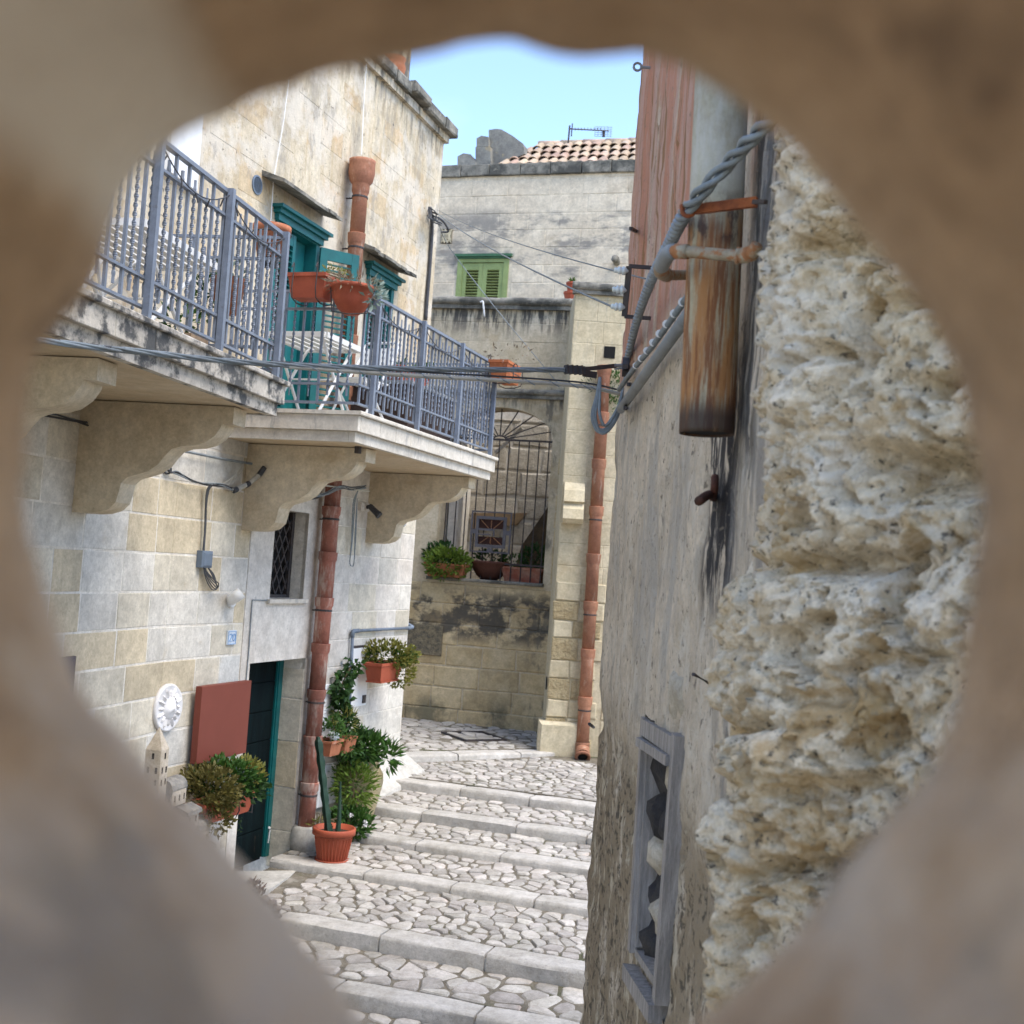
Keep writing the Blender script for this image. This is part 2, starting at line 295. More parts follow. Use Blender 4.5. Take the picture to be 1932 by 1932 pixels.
Mright = mat('right_house_render', (.62, .53, .41), (.51, .43, .325), 2.2, bump=.8, bscale=55, bdist=.012, pits=.6, layers=[
    ((.62, .56, .46), 7, (1, 1.2, .8), .50, .62, .7), ((.30, .27, .225), 5, (1, 1.0, .7), .54, .66, .6), ((.15, .125, .10), 26, (1, .8, .8), .60, .65, .85), ((.17, .14, .11), 12, (1, 2.4, .5), .62, .67, .8),
    ((.50, .235, .155), 2.2, (1.2, 2.2, .3), .34, .52, .95, [(Z, 3.78, 4.0), (YF, 3.3, 4.2)]),
    ((.52, .35, .29), 1.8, (1.2, 3.5, .25), .47, .58, .8, [(Z, 3.8, 4.1)]),
    ((.27, .15, .065), 3.2, (1.2, 5, .22), .54, .62, .85, [(Z, 3.85, 4.2)]),
    ((.36, .34, .305), 2.0, (1, 1.6, .5), .5, .64, .6, [(Z, 3.9, 3.5), (Z, 2.3, 2.9)]),
    ((.27, .21, .135), 3.4, (1, 1.2, .9), .34, .5, .95, [(Z, 2.5, 2.1)]),
    ((.07, .058, .042), 30, (1, .9, .8), .52, .60, .85, [(Z, 2.4, 2.1)]),
    ((.54, .47, .35), 9, (1, 1.3, .45), .56, .63, .85, [(Z, 2.5, 2.1)]),
    ((.018, .017, .02), 6.5, (1.0, 2.2, .5), .40, .50, .98, [(YF, 2.86, 2.97), (YF, 3.46, 3.32), (Z, 2.78, 2.98), (Z, 3.75, 3.4)]),
    ((.05, .045, .04), 7, (1.0, 3.0, .4), .42, .53, .9, [(YF, 2.70, 2.8), (YF, 3.02, 2.94), (Z, 3.0, 3.35)]),
    ((.20, .19, .18), 2.5, (1, 5, .4), .5, .62, .7, [(YF, 3.1, 2.9)])])
Mrock = mat('conglomerate', (.74, .635, .475), (.63, .51, .34), 7, bump=.9, bscale=70, bdist=.012, pits=.55, layers=[((.70, .62, .50), 5, ONE, .48, .62, .8, [(Z, 2.75, 3.1)]), ((.47, .33, .16), 6, ONE, .50, .64, .7), ((.42, .27, .11), 5, ONE, .52, .66, .8, [(Z, 3.05, 2.75)]), ((.07, .06, .05), 42, ONE, .60, .66, .85), ((.33, .25, .15), 22, ONE, .58, .66, .7)])
Mflue = mat('rusty_flue', (.40, .36, .25), (.33, .28, .18), 7, rough=.75, bump=.2, bscale=60, layers=[
    ((.50, .47, .40), 4, (2, 2, .6), .4, .6, .7, [(Z, 3.84, 3.95)]),
    ((.36, .15, .04), 9, (3, 3, .3), .40, .56, .85, [(Z, 3.88, 3.78)]), ((.20, .075, .028), 14, (4, 4, .3), .48, .60, .9, [(Z, 3.86, 3.76)]), ((.50, .44, .31), 10, (4, 4, .25), .56, .66, .8, [(Z, 3.8, 3.7)]), ((.07, .04, .03), 8, (3, 3, 1.4), .45, .58, .85, [(Z, 3.74, 3.78), (Z, 3.90, 3.84)]), ((.045, .03, .025), 5, (2, 2, .5), .28, .46, .9, [(Z, 3.41, 3.34)])])
Mpiper = mat('rust_streaked_pipe', (.36, .32, .24), (.30, .24, .16), 25, rough=.7, bump=.15, bscale=80, layers=[((.34, .13, .04), 30, ONE, .45, .58, .9)])
Mwood = mat('weathered_wood', (.39, .355, .32), (.25, .228, .205), 6, rough=.8, bump=.4, bscale=60, stretch=(6, 6, .5), layers=[((.12, .10, .09), 9, (9, 9, .6), .56, .68, .6)])
Mrub = mat('rubble_light', (.50, .45, .36), (.38, .33, .25), 9, rnd=.1, bump=.7, bscale=50)
Mrubd = mat('rubble_dark', (.025, .025, .03), (.05, .045, .04), 9, rnd=.1, bump=.7, bscale=50)
Mhole = mat('parapet_stone', (.52, .37, .235), (.38, .265, .165), 11, rough=.95, bump=.5, bscale=60, layers=[((.63, .525, .405), 7, ONE, .36, .5, .85, [(Z, 2.98, 2.90)]), ((.32, .28, .23), 14, ONE, .50, .62, .7, [(Z, 2.93, 2.88)]), ((.72, .66, .56), 8, ONE, .40, .52, .9, [((-1, 0, 0), .072, .088), (Z, 3.02, 3.04)]), ((.16, .11, .075), 12, ONE, .55, .66, .7, [(Z, 2.97, 3.02)])])  # paler lower layer paints the light on the hole's upward-facing stone
Mground = mat('hidden_ground', (.25, .22, .17), None, 1, bump=.2)
Mtilew = mat('glazed_tile', (.62, .68, .74), (.58, .64, .7), 6, rough=.3, bump=0)
Mblue = mat('blue_glaze', (.22, .36, .58), (.25, .40, .62), 6, rough=.3, bump=0)
Mplq = mat('white_plaster_relief', (.72, .70, .69), (.66, .64, .63), 6, bump=.1)
Mmini = mat('carved_tufa', (.52, .45, .36), (.44, .37, .28), 9, bump=.3, bscale=80)
Mminid = mat('carved_tufa_grey', (.15, .145, .135), (.27, .25, .22), 12, bump=.4, bscale=80)

# ------------------------------------------------------------------ builders for walls
def wall(fr, s0, s1, z0, z1, th, holes=()):
    S_ = sorted({s0, s1, *[h[0] for h in holes], *[h[1] for h in holes]}); Z_ = sorted({z0, z1, *[h[2] for h in holes], *[h[3] for h in holes]})
    m = MB(); P = fr.pt
    def solid(i, j):
        if i < 0 or j < 0 or i >= len(S_) - 1 or j >= len(Z_) - 1: return False
        a = (S_[i] + S_[i + 1]) / 2; b = (Z_[j] + Z_[j + 1]) / 2
        return not any(h[0] < a < h[1] and h[2] < b < h[3] for h in holes)
    for i in range(len(S_) - 1):
        for j in range(len(Z_) - 1):
            if not solid(i, j): continue
            a, b, c, d = S_[i], S_[i + 1], Z_[j], Z_[j + 1]
            m.quad(P(a, 0, c), P(b, 0, c), P(b, 0, d), P(a, 0, d)); m.quad(P(a, -th, c), P(a, -th, d), P(b, -th, d), P(b, -th, c))
            if not solid(i - 1, j): m.quad(P(a, -th, c), P(a, 0, c), P(a, 0, d), P(a, -th, d))
            if not solid(i + 1, j): m.quad(P(b, -th, c), P(b, -th, d), P(b, 0, d), P(b, 0, c))
            if not solid(i, j - 1): m.quad(P(a, -th, c), P(b, -th, c), P(b, 0, c), P(a, 0, c))
            if not solid(i, j + 1): m.quad(P(a, -th, d), P(a, 0, d), P(b, 0, d), P(b, -th, d))
    return m
def courses(fr, parent, mats, s0, s1, z0, z1, ch, l0, l1, skip=(), proud=.006, gap=.012, b=.006, j=.004, name='stone_block', wts=None, drop=0.0, hs_=None, bend=None):
    z = z0; ci = -1
    while z < z1 - .05:
        ci += 1; h = min(hs_[ci % len(hs_)] if hs_ else ch * U(.93, 1.07), z1 - z)
        iv = [(s0, s1)]
        for a, e, c, d in skip:
            if c < z + h - .02 and d > z + .02:
                nv = []
                for p, q in iv:
                    if e <= p or a >= q: nv.append((p, q)); continue
                    if a > p: nv.append((p, a))
                    if e < q: nv.append((e, q))
                iv = nv
        for p, q in iv:
            s = p + (U(-l0 * .6, 0) if p == s0 and not (bend and bend[0] == 0) else 0)
            while s < q - .03:
                ln = U(l0, l1); e = min(s + ln, q)
                if q - e < l0 * .45: e = q
                a = max(s, p)
                if e - a > .06 and R() >= drop:
                    m = MB().block(fr, a + gap / 2, e - gap / 2, -.04, proud + U(-.35, .35) * min(proud, .008), z + gap / 2, z + h - gap / 2, b, j)
                    mt_ = random.choices(mats, wts)[0] if isinstance(mats, list) else mats
                    if bend is not None:
                        if bend[0] == 0 and abs(a - s0) < .002: mt_ = bend[1].setdefault(ci, mt_); m = MB().block(fr, a, e - gap / 2, -.04, proud, z + gap / 2, z + h - gap / 2, .0045, .0008)
                        if bend[0] == 1 and abs(e - s1) < .002: mt_ = bend[1].setdefault(ci, mt_); m = MB().block(fr, a + gap / 2, e, -.04, proud, z + gap / 2, z + h - gap / 2, .0045, .0008)
                    put(name, m, mt_, parent)
                s = e
        z += h
def voro(pts, lo, hi, rad):
    out = []
    for i, (x, y) in enumerate(pts):
        poly = [(lo[0], lo[1]), (hi[0], lo[1]), (hi[0], hi[1]), (lo[0], hi[1])]
        for k, (a, b) in enumerate(pts):
            if k == i or abs(a - x) > rad or abs(b - y) > rad: continue
            mx, my, dx, dy = (x + a) / 2, (y + b) / 2, a - x, b - y; np_ = []
            for t in range(len(poly)):
                p, q = poly[t], poly[(t + 1) % len(poly)]
                fp = (p[0] - mx) * dx + (p[1] - my) * dy; fq = (q[0] - mx) * dx + (q[1] - my) * dy
                if fp <= 0: np_.append(p)
                if (fp < 0) != (fq < 0) and fp != fq:
                    u = fp / (fp - fq); np_.append((p[0] + (q[0] - p[0]) * u, p[1] + (q[1] - p[1]) * u))
            poly = np_
            if len(poly) < 3: break
        if len(poly) >= 3: out.append(poly)
    return out
def cobbles(parent, fr, s0, s1, o0, o1, zf, ds, do, ok=None, gap=.011):
    pts = []; i = 0; s = s0 + ds * .3
    while s < s1:
        o = o0 + do * U(.2, .7)
        while o < o1:
            if R() > .04: pts.append((min(s1 - .01, max(s0 + .01, s + U(-.42, .42) * ds)), o + U(-.3, .3) * do))
            o += do * U(.6, 1.35)
        s += ds * U(.85, 1.1)
    for poly in voro(pts, (s0, o0), (s1, o1), max(ds, do) * 2.6):
        cx = sum(p[0] for p in poly) / len(poly); cy = sum(p[1] for p in poly) / len(poly)
        if ok and not ok(cx, cy): continue
        sz = min(max(p[0] for p in poly) - min(p[0] for p in poly), max(p[1] for p in poly) - min(p[1] for p in poly))
        if sz < .035: continue
        pp = []                                    # cut and round the corners
        n = len(poly)
        for t in range(n):
            p, q, r_ = poly[t - 1], poly[t], poly[(t + 1) % n]; k = U(.12, .3)
            if R() < .75: pp += [(q[0] + (p[0] - q[0]) * k, q[1] + (p[1] - q[1]) * k), (q[0] + (r_[0] - q[0]) * k, q[1] + (r_[1] - q[1]) * k)]
            else: pp.append(q)
        n = len(pp); h = U(.004, .02); tx, ty = U(-.06, .06), U(-.06, .06); m = MB()
        k1 = 1 - gap / sz * U(.8, 2.6); k2 = k1 - U(.08, .16)
        def rg(k, dz): return [fr.pt(cx + (p[0] - cx) * k, cy + (p[1] - cy) * k, zf(cx + (p[0] - cx) * k, cy + (p[1] - cy) * k) + dz + (p[0] - cx) * tx + (p[1] - cy) * ty) for p in pp]
        V = rg(k1 * 1.02, -.05) + rg(k1, h - .012) + rg(k2, h) + [fr.pt(cx, cy, zf(cx, cy) + h + .003)]
        Fs = []
        for t in range(n):
            e = (t + 1) % n; Fs += [(t, e, n + e, n + t), (n + t, n + e, 2 * n + e, 2 * n + t), (2 * n + t, 2 * n + e, 3 * n)]
        fx = [q[::-1] for q in Fs] if fr.d.cross(fr.n).z < 0 else Fs
        m.add(V, fx); put('cobblestone', m, Mcob, parent)
def kerb(parent, fr, s, o0, o1, zb, zt, depth, l0=.75, l1=1.15):
    o = o0
    while o < o1 - .05:
        e = min(o + U(l0, l1), o1); 
        if o1 - e < .3: e = o1
        a, b = o + .009, e - .009; m = MB(); n = 5; prof = [(0, zb - .12), (0, zt - .035), (.007, zt - .014), (.022, zt - .003), (.06, zt), (depth, zt - .002), (depth, zb - .12)]
        js = [[U(-.006, .006) for _ in prof] for _ in range(n + 1)]; jz = [[U(-.005, .005) for _ in prof] for _ in range(n + 1)]
        k = len(prof); V = []
        for i in range(n + 1):
            u = i / n; q = a + (b - a) * u; ed = .012 if i in (0, n) else 0
            for t, (ds, z) in enumerate(prof): V.append(fr.pt(s + ds + js[i][t] + (ed if t < 4 else 0), q, z + jz[i][t] * .6 - (ed * .5 if 2 <= t <= 5 else 0)))
        Fs = [(i * k + t, (i + 1) * k + t, (i + 1) * k + t + 1, i * k + t + 1) for i in range(n) for t in range(k - 1)] + [tuple(range(k)), tuple(n * k + t for t in range(k))[::-1]]
        m.add(V, [f[::-1] for f in Fs]); weld_smooth(put('kerbstone', m, Mkerb, parent), 35); o = e

# ------------------------------------------------------------------ ground, treads and steps
g = MB().add([(-60, -20, -1.2), (60, -20, -1.2), (60, 90, -1.2), (-60, 90, -1.2)], [(0, 1, 2, 3)]); struct(put('ground', g, Mground))
OW = 4.3
STEPS = [(-.86, -.33, -.205), (-.06, -.169, -.029), (1.21, .009, .093), (2.14, .121, .204), (2.94, .228, .337), (3.81, .363, .470)]
def tread(nm, s0, s1, z0, z1, fr=L2, o0=0.02, o1=OW, ds=.155, do=.19, ok=None):
    zf = lambda s, o: z0 + (z1 - z0) * (s - s0) / (s1 - s0)
    m = MB(); P = fr.pt
    m.add([P(s0, o0, z0), P(s1, o0, z1), P(s1, o1, z1), P(s0, o1, z0), P(s0, o0, -.9), P(s1, o0, -.9), P(s1, o1, -.9), P(s0, o1, -.9)], [(0, 3, 2, 1), (4, 5, 6, 7), (0, 1, 5, 4), (1, 2, 6, 5), (2, 3, 7, 6), (3, 0, 4, 7)])
    b = struct(put(nm, m, Mearth)); cobbles(b, fr, s0, s1, o0 + .02, min(o1, 3.75), zf, ds, do, ok); return b
KD = .24
S = STEPS
tread('cobbled_tread', -3.4, S[0][0], -.36, S[0][1], ds=.2, do=.24)
for i in range(6):
    s, zb, zt = S[i]
    nxt = S[i + 1] if i < 5 else (4.62, .49, 0)
    if i < 5:
        td = tread('cobbled_tread', s + KD, nxt[0] + .02, zt - .006, nxt[1], ds=.16 if i == 0 else .12, do=.22 if i == 0 else .16,
                   ok=(lambda a, o: not (o < .55 and .5 < a < 1.25)) if i == 1 else None)
    kb = struct(put('stone_step', MB().box(L2, s + .03, s + KD - .01, .01, OW, -.8, zt - .05), Mcement))
    kerb(kb, L2, s, .0 if i else -.02, OW - .05, zb, zt, KD)
# top tread up to the slanting seventh step, and the landing behind it
s7a, s7b = Vector((-1.30, 14.93, 0)), Vector((1.75, 16.74, 0))
d7 = (s7b - s7a).normalized(); F7 = Frame((s7a.x, s7a.y), (-d7.y, d7.x), (d7.x, d7.y)); LEN7 = (s7b - s7a).length
z6 = lambda p: S[5][2] + KS * ((p - L2.org).dot(L2.d) - S[5][0])
m = MB(); a = L2.pt(S[5][0] + KD, .02, 0); b = L2.pt(S[5][0] + KD, OW, 0)
q = [a, b, s7b + Vector((1.2, .3, 0)), s7b, s7a]; q = [Vector((p.x, p.y, z6(p))) for p in q]
m.add(q + [Vector((p.x, p.y, -.5)) for p in q], [(0, 1, 2, 3, 4), (5, 9, 8, 7, 6)] + [(i, 5 + i, 5 + (i + 1) % 5, (i + 1) % 5) for i in range(5)])
tt = struct(put('cobbled_tread', m, Mearth))
def in6(s, o):
    p = L2.pt(s, o, 0); return (p - F7.org).dot(F7.d) < -.05 and p.x > -1.55
cobbles(tt, L2, S[5][0] + KD, 6.2, -.3, 3.75, lambda s, o: S[5][2] + KS * (s - S[5][0]) - .004, .12, .16, in6)
ZL = .60; zl = lambda s, o: ZL + .012 * s
kb = struct(put('stone_step', MB().box(F7, .03, .27, .0, LEN7, -.4, ZL - .05), Mcement)); kerb(kb, F7, 0, 0, LEN7, .46, ZL, .28, .6, 1.0)
m = MB(); q = [F7.pt(.27, -.3, 0), F7.pt(.27, LEN7 + .4, 0), F7.pt(4.5, LEN7 + 1.6, 0), F7.pt(6.0, -1.5, 0), F7.pt(4.5, -3.4, 0), F7.pt(1.0, -3.2, 0)]
q = [Vector((p.x, p.y, zl((p - F7.org).dot(F7.d), 0))) for p in q]
m.add(q + [Vector((p.x, p.y, -.5)) for p in q], [tuple(range(6)), tuple(range(6, 12))[::-1]] + [(i, 6 + i, 6 + (i + 1) % 6, (i + 1) % 6) for i in range(6)])
ld = struct(put('cobbled_landing', m, Mearth))
MC = [atZ(855, 1385, .62), atZ(905, 1412, .62), atZ(938, 1395, .62), atZ(880, 1370, .62)]   # stone-filled cover
cF = [((p - F7.org).dot(F7.d), (p - F7.org).dot(F7.n)) for p in MC]; cc = (sum(p[0] for p in cF) / 4, sum(p[1] for p in cF) / 4)
def okl(s, o):
    p = F7.pt(s, o, 0); w_ = (p - B.org).dot(B.n) > .02 and not (p.x > .72 and p.y > 16.2) and p.y > 14.4
    return w_ and not (abs(s - cc[0]) < .36 and abs(o - cc[1]) < .34)
cobbles(ld, F7, .29, 4.4, -2.0, LEN7 + .2, lambda s, o: zl(s, o) - .004, .16, .21, okl)
cv = thing('drain_cover', 'square drain cover filled with cobbles and edged in dark iron on the top landing', 'drain cover', F7.pt(cc[0], cc[1], zl(cc[0], 0)))
fm = MB()
for k in range(4):
    e = [(-.34, -.32), (.34, -.32), (.34, .32), (-.34, .32)]; p, q = e[k], e[(k + 1) % 4]
    fm.bar(F7.pt(cc[0] + p[0], cc[1] + p[1], zl(cc[0] + p[0], 0) + .012), F7.pt(cc[0] + q[0], cc[1] + q[1], zl(cc[0] + q[0], 0) + .012), .03, .03)
put('frame', fm, Miron, cv)
cobbles(cv, F7, cc[0] - .32, cc[0] + .32, cc[1] - .30, cc[1] + .30, lambda s, o: zl(s, o) + .004, .2, .24)
# raised kerb bending off to the left behind the house corner
kp = [atZ(745, 1348, .62), atZ(845, 1326, .62)]; kd = (kp[1] - kp[0]); KL = kd.length; kd.normalize()
FK = Frame((kp[0].x, kp[0].y), (-kd.y, kd.x), (kd.x, kd.y))
kb = struct(put('raised_kerb', MB().box(FK, .03, .3, -1.5, KL - .02, .3, .68), Mcement)); kerb(kb, FK, 0, -1.4, KL, .62, .76, .34, .38, .5)
up = struct(put('upper_path', MB().box(FK, .3, 2.5, -2.4, KL + .02, .2, .73), Mearth)); cobbles(up, FK, .36, 2.2, -1.5, KL, lambda s, o: .73, .2, .24)
# cement footing along the house near its far corner
m = MB(); P = L2.pt
m.add([P(3.2, .0, .2), P(4.35, .0, .3), P(4.4, .32, .3), P(3.2, .2, .2), P(3.2, .0, .42), P(4.35, .0, .72), P(4.38, .06, .66), P(3.2, .05, .38), P(3.2, .17, .32), P(4.40, .26, .52)], [(4, 7, 6, 5), (7, 8, 9, 6), (8, 3, 2, 9), (5, 6, 9, 2, 1), (0, 3, 8, 7, 4)])
struct(put('cement_footing', m, Mcement))
m = MB(); dz = .012      # door slab
tri = [atZ(445, 1644, dz), atZ(560, 1642, dz), atZ(548, 1652, dz), atZ(490, 1690, dz), atZ(430, 1692, dz)]
m.add(tri + [p - Vector((0, 0, .06)) for p in tri], [(0, 4, 3, 2, 1), (5, 6, 7, 8, 9)] + [(i, (i + 1) % 5, 5 + (i + 1) % 5, 5 + i) for i in range(5)])
struct(put('door_slab', m, Mcement))

# ------------------------------------------------------------------ left house
HOUSE = thing('stone_house', 'cream stone house with two balconies along the left of the alley', 'house', L2.pt(1.5, -2, -.2))
DOOR = (.56, 1.64, -.3, 1.95); WIN = (.82, 1.478, 2.53, 3.36)
D1h = (.40, 1.25, 4.13, 6.0); D2h = (2.36, 3.06, 4.13, 6.0)
ZS = 4.05
lw = put('lower_wall', wall(L2, BEND, 4.21, -.5, ZS, .5, [DOOR, WIN]), Mmortar, HOUSE)
lwn = put('lower_wall', wall(L1, -7.2, 0, -.5, ZS, .5), Mmortar, HOUSE)
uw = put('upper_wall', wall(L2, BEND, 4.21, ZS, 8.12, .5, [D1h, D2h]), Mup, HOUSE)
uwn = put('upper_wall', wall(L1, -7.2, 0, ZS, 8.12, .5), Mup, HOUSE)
put('end_wall', wall(Frame(L2.pt(4.21, 0, 0)[:2], (-n2[0], -n2[1]), d2), .002, 4.5, -.5, 8.12, .4), Mup, HOUSE)
# smooth rendered strip round door and window
PS = (.46, 1.78, 1.2, 3.92)
mp_ = wall(Frame(L2.pt(0, .009, 0)[:2], L2.d[:2], L2.n[:2]), .40, 1.80, 1.42, 3.90, .04, [DOOR, WIN])
put('render_strip', mp_, Mplast, HOUSE)
put('door_jamb', MB().block(L2, 1.645, 1.86, -.02, .02, -.2, 1.95, .01), Mplast, HOUSE)
zz = -.1
for h in (.36, .42, .45, .42, .30):      # stones of the door reveal
    put('jamb_stone', MB().block(Frame(L2.pt(1.64, 0, 0)[:2], L2.n[:2], (-d2[0], -d2[1])), -.25, -.003, -.05, .008, zz, zz + h - .01, .006), Mlime[1 if h > .42 else 0], HOUSE); zz += h
SK = [(DOOR[0], DOOR[1] + .2, -.5, 1.95), (.40, 1.80, 1.42, 3.95), (1.80, 2.14, -.5, 4)]
HS = [.288 * U(.93, 1.07) for _ in range(16)]; BM = {}
courses(L2, lw, Mlime, BEND, .56, -.25, 3.95, .288, .34, .68, SK, proud=.003, gap=.016, b=.004, j=.0022, wts=[4, 3, 3, 2], hs_=HS, bend=(0, BM))
courses(L2, lw, [Mlime[2], Mlime[0], Mplast], 2.14, 4.2, -.2, 3.95, .29, .4, .7, SK, proud=.004, gap=.009, wts=[3, 2, 4], j=.003)
courses(L1, lwn, Mlime, -5.4, 0, -.25, 3.95, .288, .36, .72, (), proud=.003, gap=.016, b=.004, j=.0022, wts=[4, 3, 2, 1], hs_=HS, bend=(1, BM))
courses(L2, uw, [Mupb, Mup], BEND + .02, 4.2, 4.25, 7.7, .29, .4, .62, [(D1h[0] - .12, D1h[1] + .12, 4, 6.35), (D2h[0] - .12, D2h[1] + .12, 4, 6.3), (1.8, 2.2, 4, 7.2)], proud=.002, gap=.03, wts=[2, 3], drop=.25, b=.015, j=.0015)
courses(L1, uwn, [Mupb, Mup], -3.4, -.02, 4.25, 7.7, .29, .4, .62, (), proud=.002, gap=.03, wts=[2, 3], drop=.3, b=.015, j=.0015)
# eaves: broken mossy coping
s = -.7
while s < 4.2:
    e = min(s + U(.35, .6), 4.33); z = 8.12 + U(-.03, .03)
    put('coping_stone', MB().block(L2, s + .005, e - .005, -.45, U(.10, .17), z, z + U(.10, .16), .02, .015), Mcop, HOUSE); s = e
s = -4.5
while s < 0:
    put('coping_stone', MB().block(L1, s + .005, s + .5, -.45, U(.09, .14), 8.12, 8.25, .02, .012), Mcop, HOUSE); s += .51
put('cornice_band', MB().box(L2, BEND, 4.25, -.02, .05, 8.02, 8.117), Mup, HOUSE)
put('roof', MB().box(L2, -1.5, 4.2, -4.5, -.46, 8.1, 8.2), Mcop, HOUSE)
tw = atY(745, 100, 14.2); TF = Frame(L2.pt(3.0, -.47, 0)[:2], d2, n2)
put('roof_turret', MB().block(TF, -1.4, 1.12, -1.5, .0, 8.21, 10.6, .03, .02), Mup, HOUSE)
rp = L2.pt(2.97, -.18, 8.26)
tag(put('roof_flowerpot', MB().lathe(rp, [(.09, 0), (.14, .07), (.16, .17), (.14, .24), (.155, .28), (.13, .28), (.12, .23)], 16), Mpoto, smooth=True), 'round terracotta pot on the roof edge beside the turret', 'pot')
# vent, and the white panel on the near upper wall
vp, vz = L2.hit(484, 349); v = thing('wall_vent', 'small round dark vent with a mesh in the wall above the near balcony', 'vent', L2.pt(vp, .01, vz))
put('ring', MB().lathe(L2.pt(vp, .0, vz), [(.085, 0), (.085, .012), (.07, .014), (.07, .004)], 20, axis=L2.n), Mgrey, v)
put('backing', MB().lathe(L2.pt(vp, .0, vz), [(.07, .003), (.069, .006)], 20, axis=L2.n), Mblack, v)
sm = MB()
for k in range(-4, 5): h = math.sqrt(max(0, .07 ** 2 - (k * .015) ** 2)); sm.bar(L2.pt(vp + k * .015, .01, vz - h), L2.pt(vp + k * .015, .01, vz + h), .004)
put('mesh', sm, Mgrey, v)
pa, pz = L1.hit(372, 255, .02)
put('white_shutter', MB().box(L1, pa - .5, pa, .004, .06, pz - .45, pz + .6), Mwhite, HOUSE)
# soffit pieces ----- hoods, balcony doors
def hood(px0, py0, px1, py1):
    s0, z0 = L2.hit(px0, py0, .12); s1, z1 = L2.hit(px1, py1, .12); z = (z0 + z1) / 2
    m = MB(); n = 8
    for i in range(n):
        a, b = s0 + (s1 - s0) * i / n, s0 + (s1 - s0) * (i + 1) / n; k = U(-.015, .015)
        m.add([L2.pt(a, 0, z + .10), L2.pt(b, 0, z + .10), L2.pt(b, .22 + k, z + .015), L2.pt(a, .22 + k, z + .015), L2.pt(a, 0, z + .05), L2.pt(b, 0, z + .05), L2.pt(b, .22 + k, z - .015), L2.pt(a, .22 + k, z - .015)], [(0, 3, 2, 1), (4, 5, 6, 7), (2, 3, 7, 6), (0, 1, 5, 4), (3, 0, 4, 7), (1, 2, 6, 5)])
    return put('door_hood', m, Mcop, HOUSE)
hood(515, 347, 630, 410); hood(688, 473, 770, 519)
def louvred(parent, base, dr, w_, h_, th=.035, name='shutter_leaf', mt=Mteal, mid=True, pitch=.055, mts=None):
    """a louvred leaf: stiles, rails and slats; base = hinge foot, dr = direction of the leaf"""
    dr = Vector(dr).normalized(); nn = Vector((dr.y, -dr.x, 0)); fr = Frame((base[0], base[1]), (dr.x, dr.y), (nn.x, nn.y)); z0 = base[2]
    st = .075 if w_ > .36 else .05
    m = MB(); m.box(fr, 0, st, -th / 2, th / 2, z0, z0 + h_); m.box(fr, w_ - st, w_, -th / 2, th / 2, z0, z0 + h_)
    zs = [(z0, z0 + .14), (z0 + h_ - .11, z0 + h_)] + ([(z0 + h_ * .45, z0 + h_ * .45 + .1)] if mid else [])
    for a, b in zs: m.box(fr, st, w_ - st, -th / 2 + .002, th / 2 - .002, a, b)
    lf = put(name, m, mt, parent); z = z0 + .16; kk = 0
    slats = []
    while z < z0 + h_ - .13:
        if not (mid and z0 + h_ * .45 - .03 < z < z0 + h_ * .45 + .11): slats.append(z)
        z += pitch
    me = None
    for z in slats:
        q = MB().add([fr.pt(st - .004, -.018, z + .018), fr.pt(w_ - st + .004, -.018, z + .018), fr.pt(w_ - st + .004, .014, z), fr.pt(st - .004, .014, z), fr.pt(st - .004, -.014, z + .026), fr.pt(w_ - st + .004, -.014, z + .026), fr.pt(w_ - st + .004, .018, z + .008), fr.pt(st - .004, .018, z + .008)], [(0, 1, 2, 3), (7, 6, 5, 4), (3, 2, 6, 7), (0, 4, 5, 1), (0, 3, 7, 4), (1, 5, 6, 2)])
        if me is None: o_ = put('slat', q, mt, lf); me = o_.data; base_o = worg[o_.name].copy(); zb = z
        else: inst('slat', me, base_o + Vector((0, 0, z - zb)), 0, lf)
    return lf
def cornice(parent, s0, s1, z, mt=Mteal, fr=L2, name='head_moulding'):
    m = MB(); m.box(fr, s0 - .02, s1 + .02, -.02, .045, z - .06, z); m.box(fr, s0 - .05, s1 + .05, -.02, .075, z + .001, z + .04); m.box(fr, s0 - .08, s1 + .08, -.02, .11, z + .041, z + .07); return put(name, m, mt, parent)
for (a, b, z0, z1), first in ((D1h, True), (D2h, False)):
    fm = MB(); fm.box(L2, a, a + .07, -.16, .015, z0, z1); fm.box(L2, b - .07, b, -.16, .015, z0, z1); fm.box(L2, a + .07, b - .07, -.16, .012, z1 - .07, z1)
    put('door_frame', fm, Mteal, HOUSE); cornice(HOUSE, a, b, z1)
    put('dark_interior', MB().box(L2, a + .02, b - .02, -.48, -.42, z0, z1 - .01), Mblack, HOUSE)
    w_ = (b - a - .15) / 2
    if first:
        louvred(HOUSE, L2.pt(a + .08, -.03, z0 + .03), L2.d, w_, z1 - z0 - .12)
        an = radians(-38); dd = Vector((L2.d.x * cos(an) - L2.d.y * sin(an), L2.d.x * sin(an) + L2.d.y * cos(an), 0))
        louvred(HOUSE, L2.pt(b - .05, .05, z0 + .03), dd, w_ + .06, z1 - z0 - .12)
        gd = put('inner_door', MB().box(L2, a + .5, b - .08, -.14, -.10, z0, z1 - .08), Mteal, HOUSE)
    else:
        louvred(HOUSE, L2.pt(a + .08, -.03, z0 + .03), L2.d, w_, z1 - z0 - .12); louvred(HOUSE, L2.pt(a + .08 + w_ + .004, -.03, z0 + .03), L2.d, w_ - .01, z1 - z0 - .12)
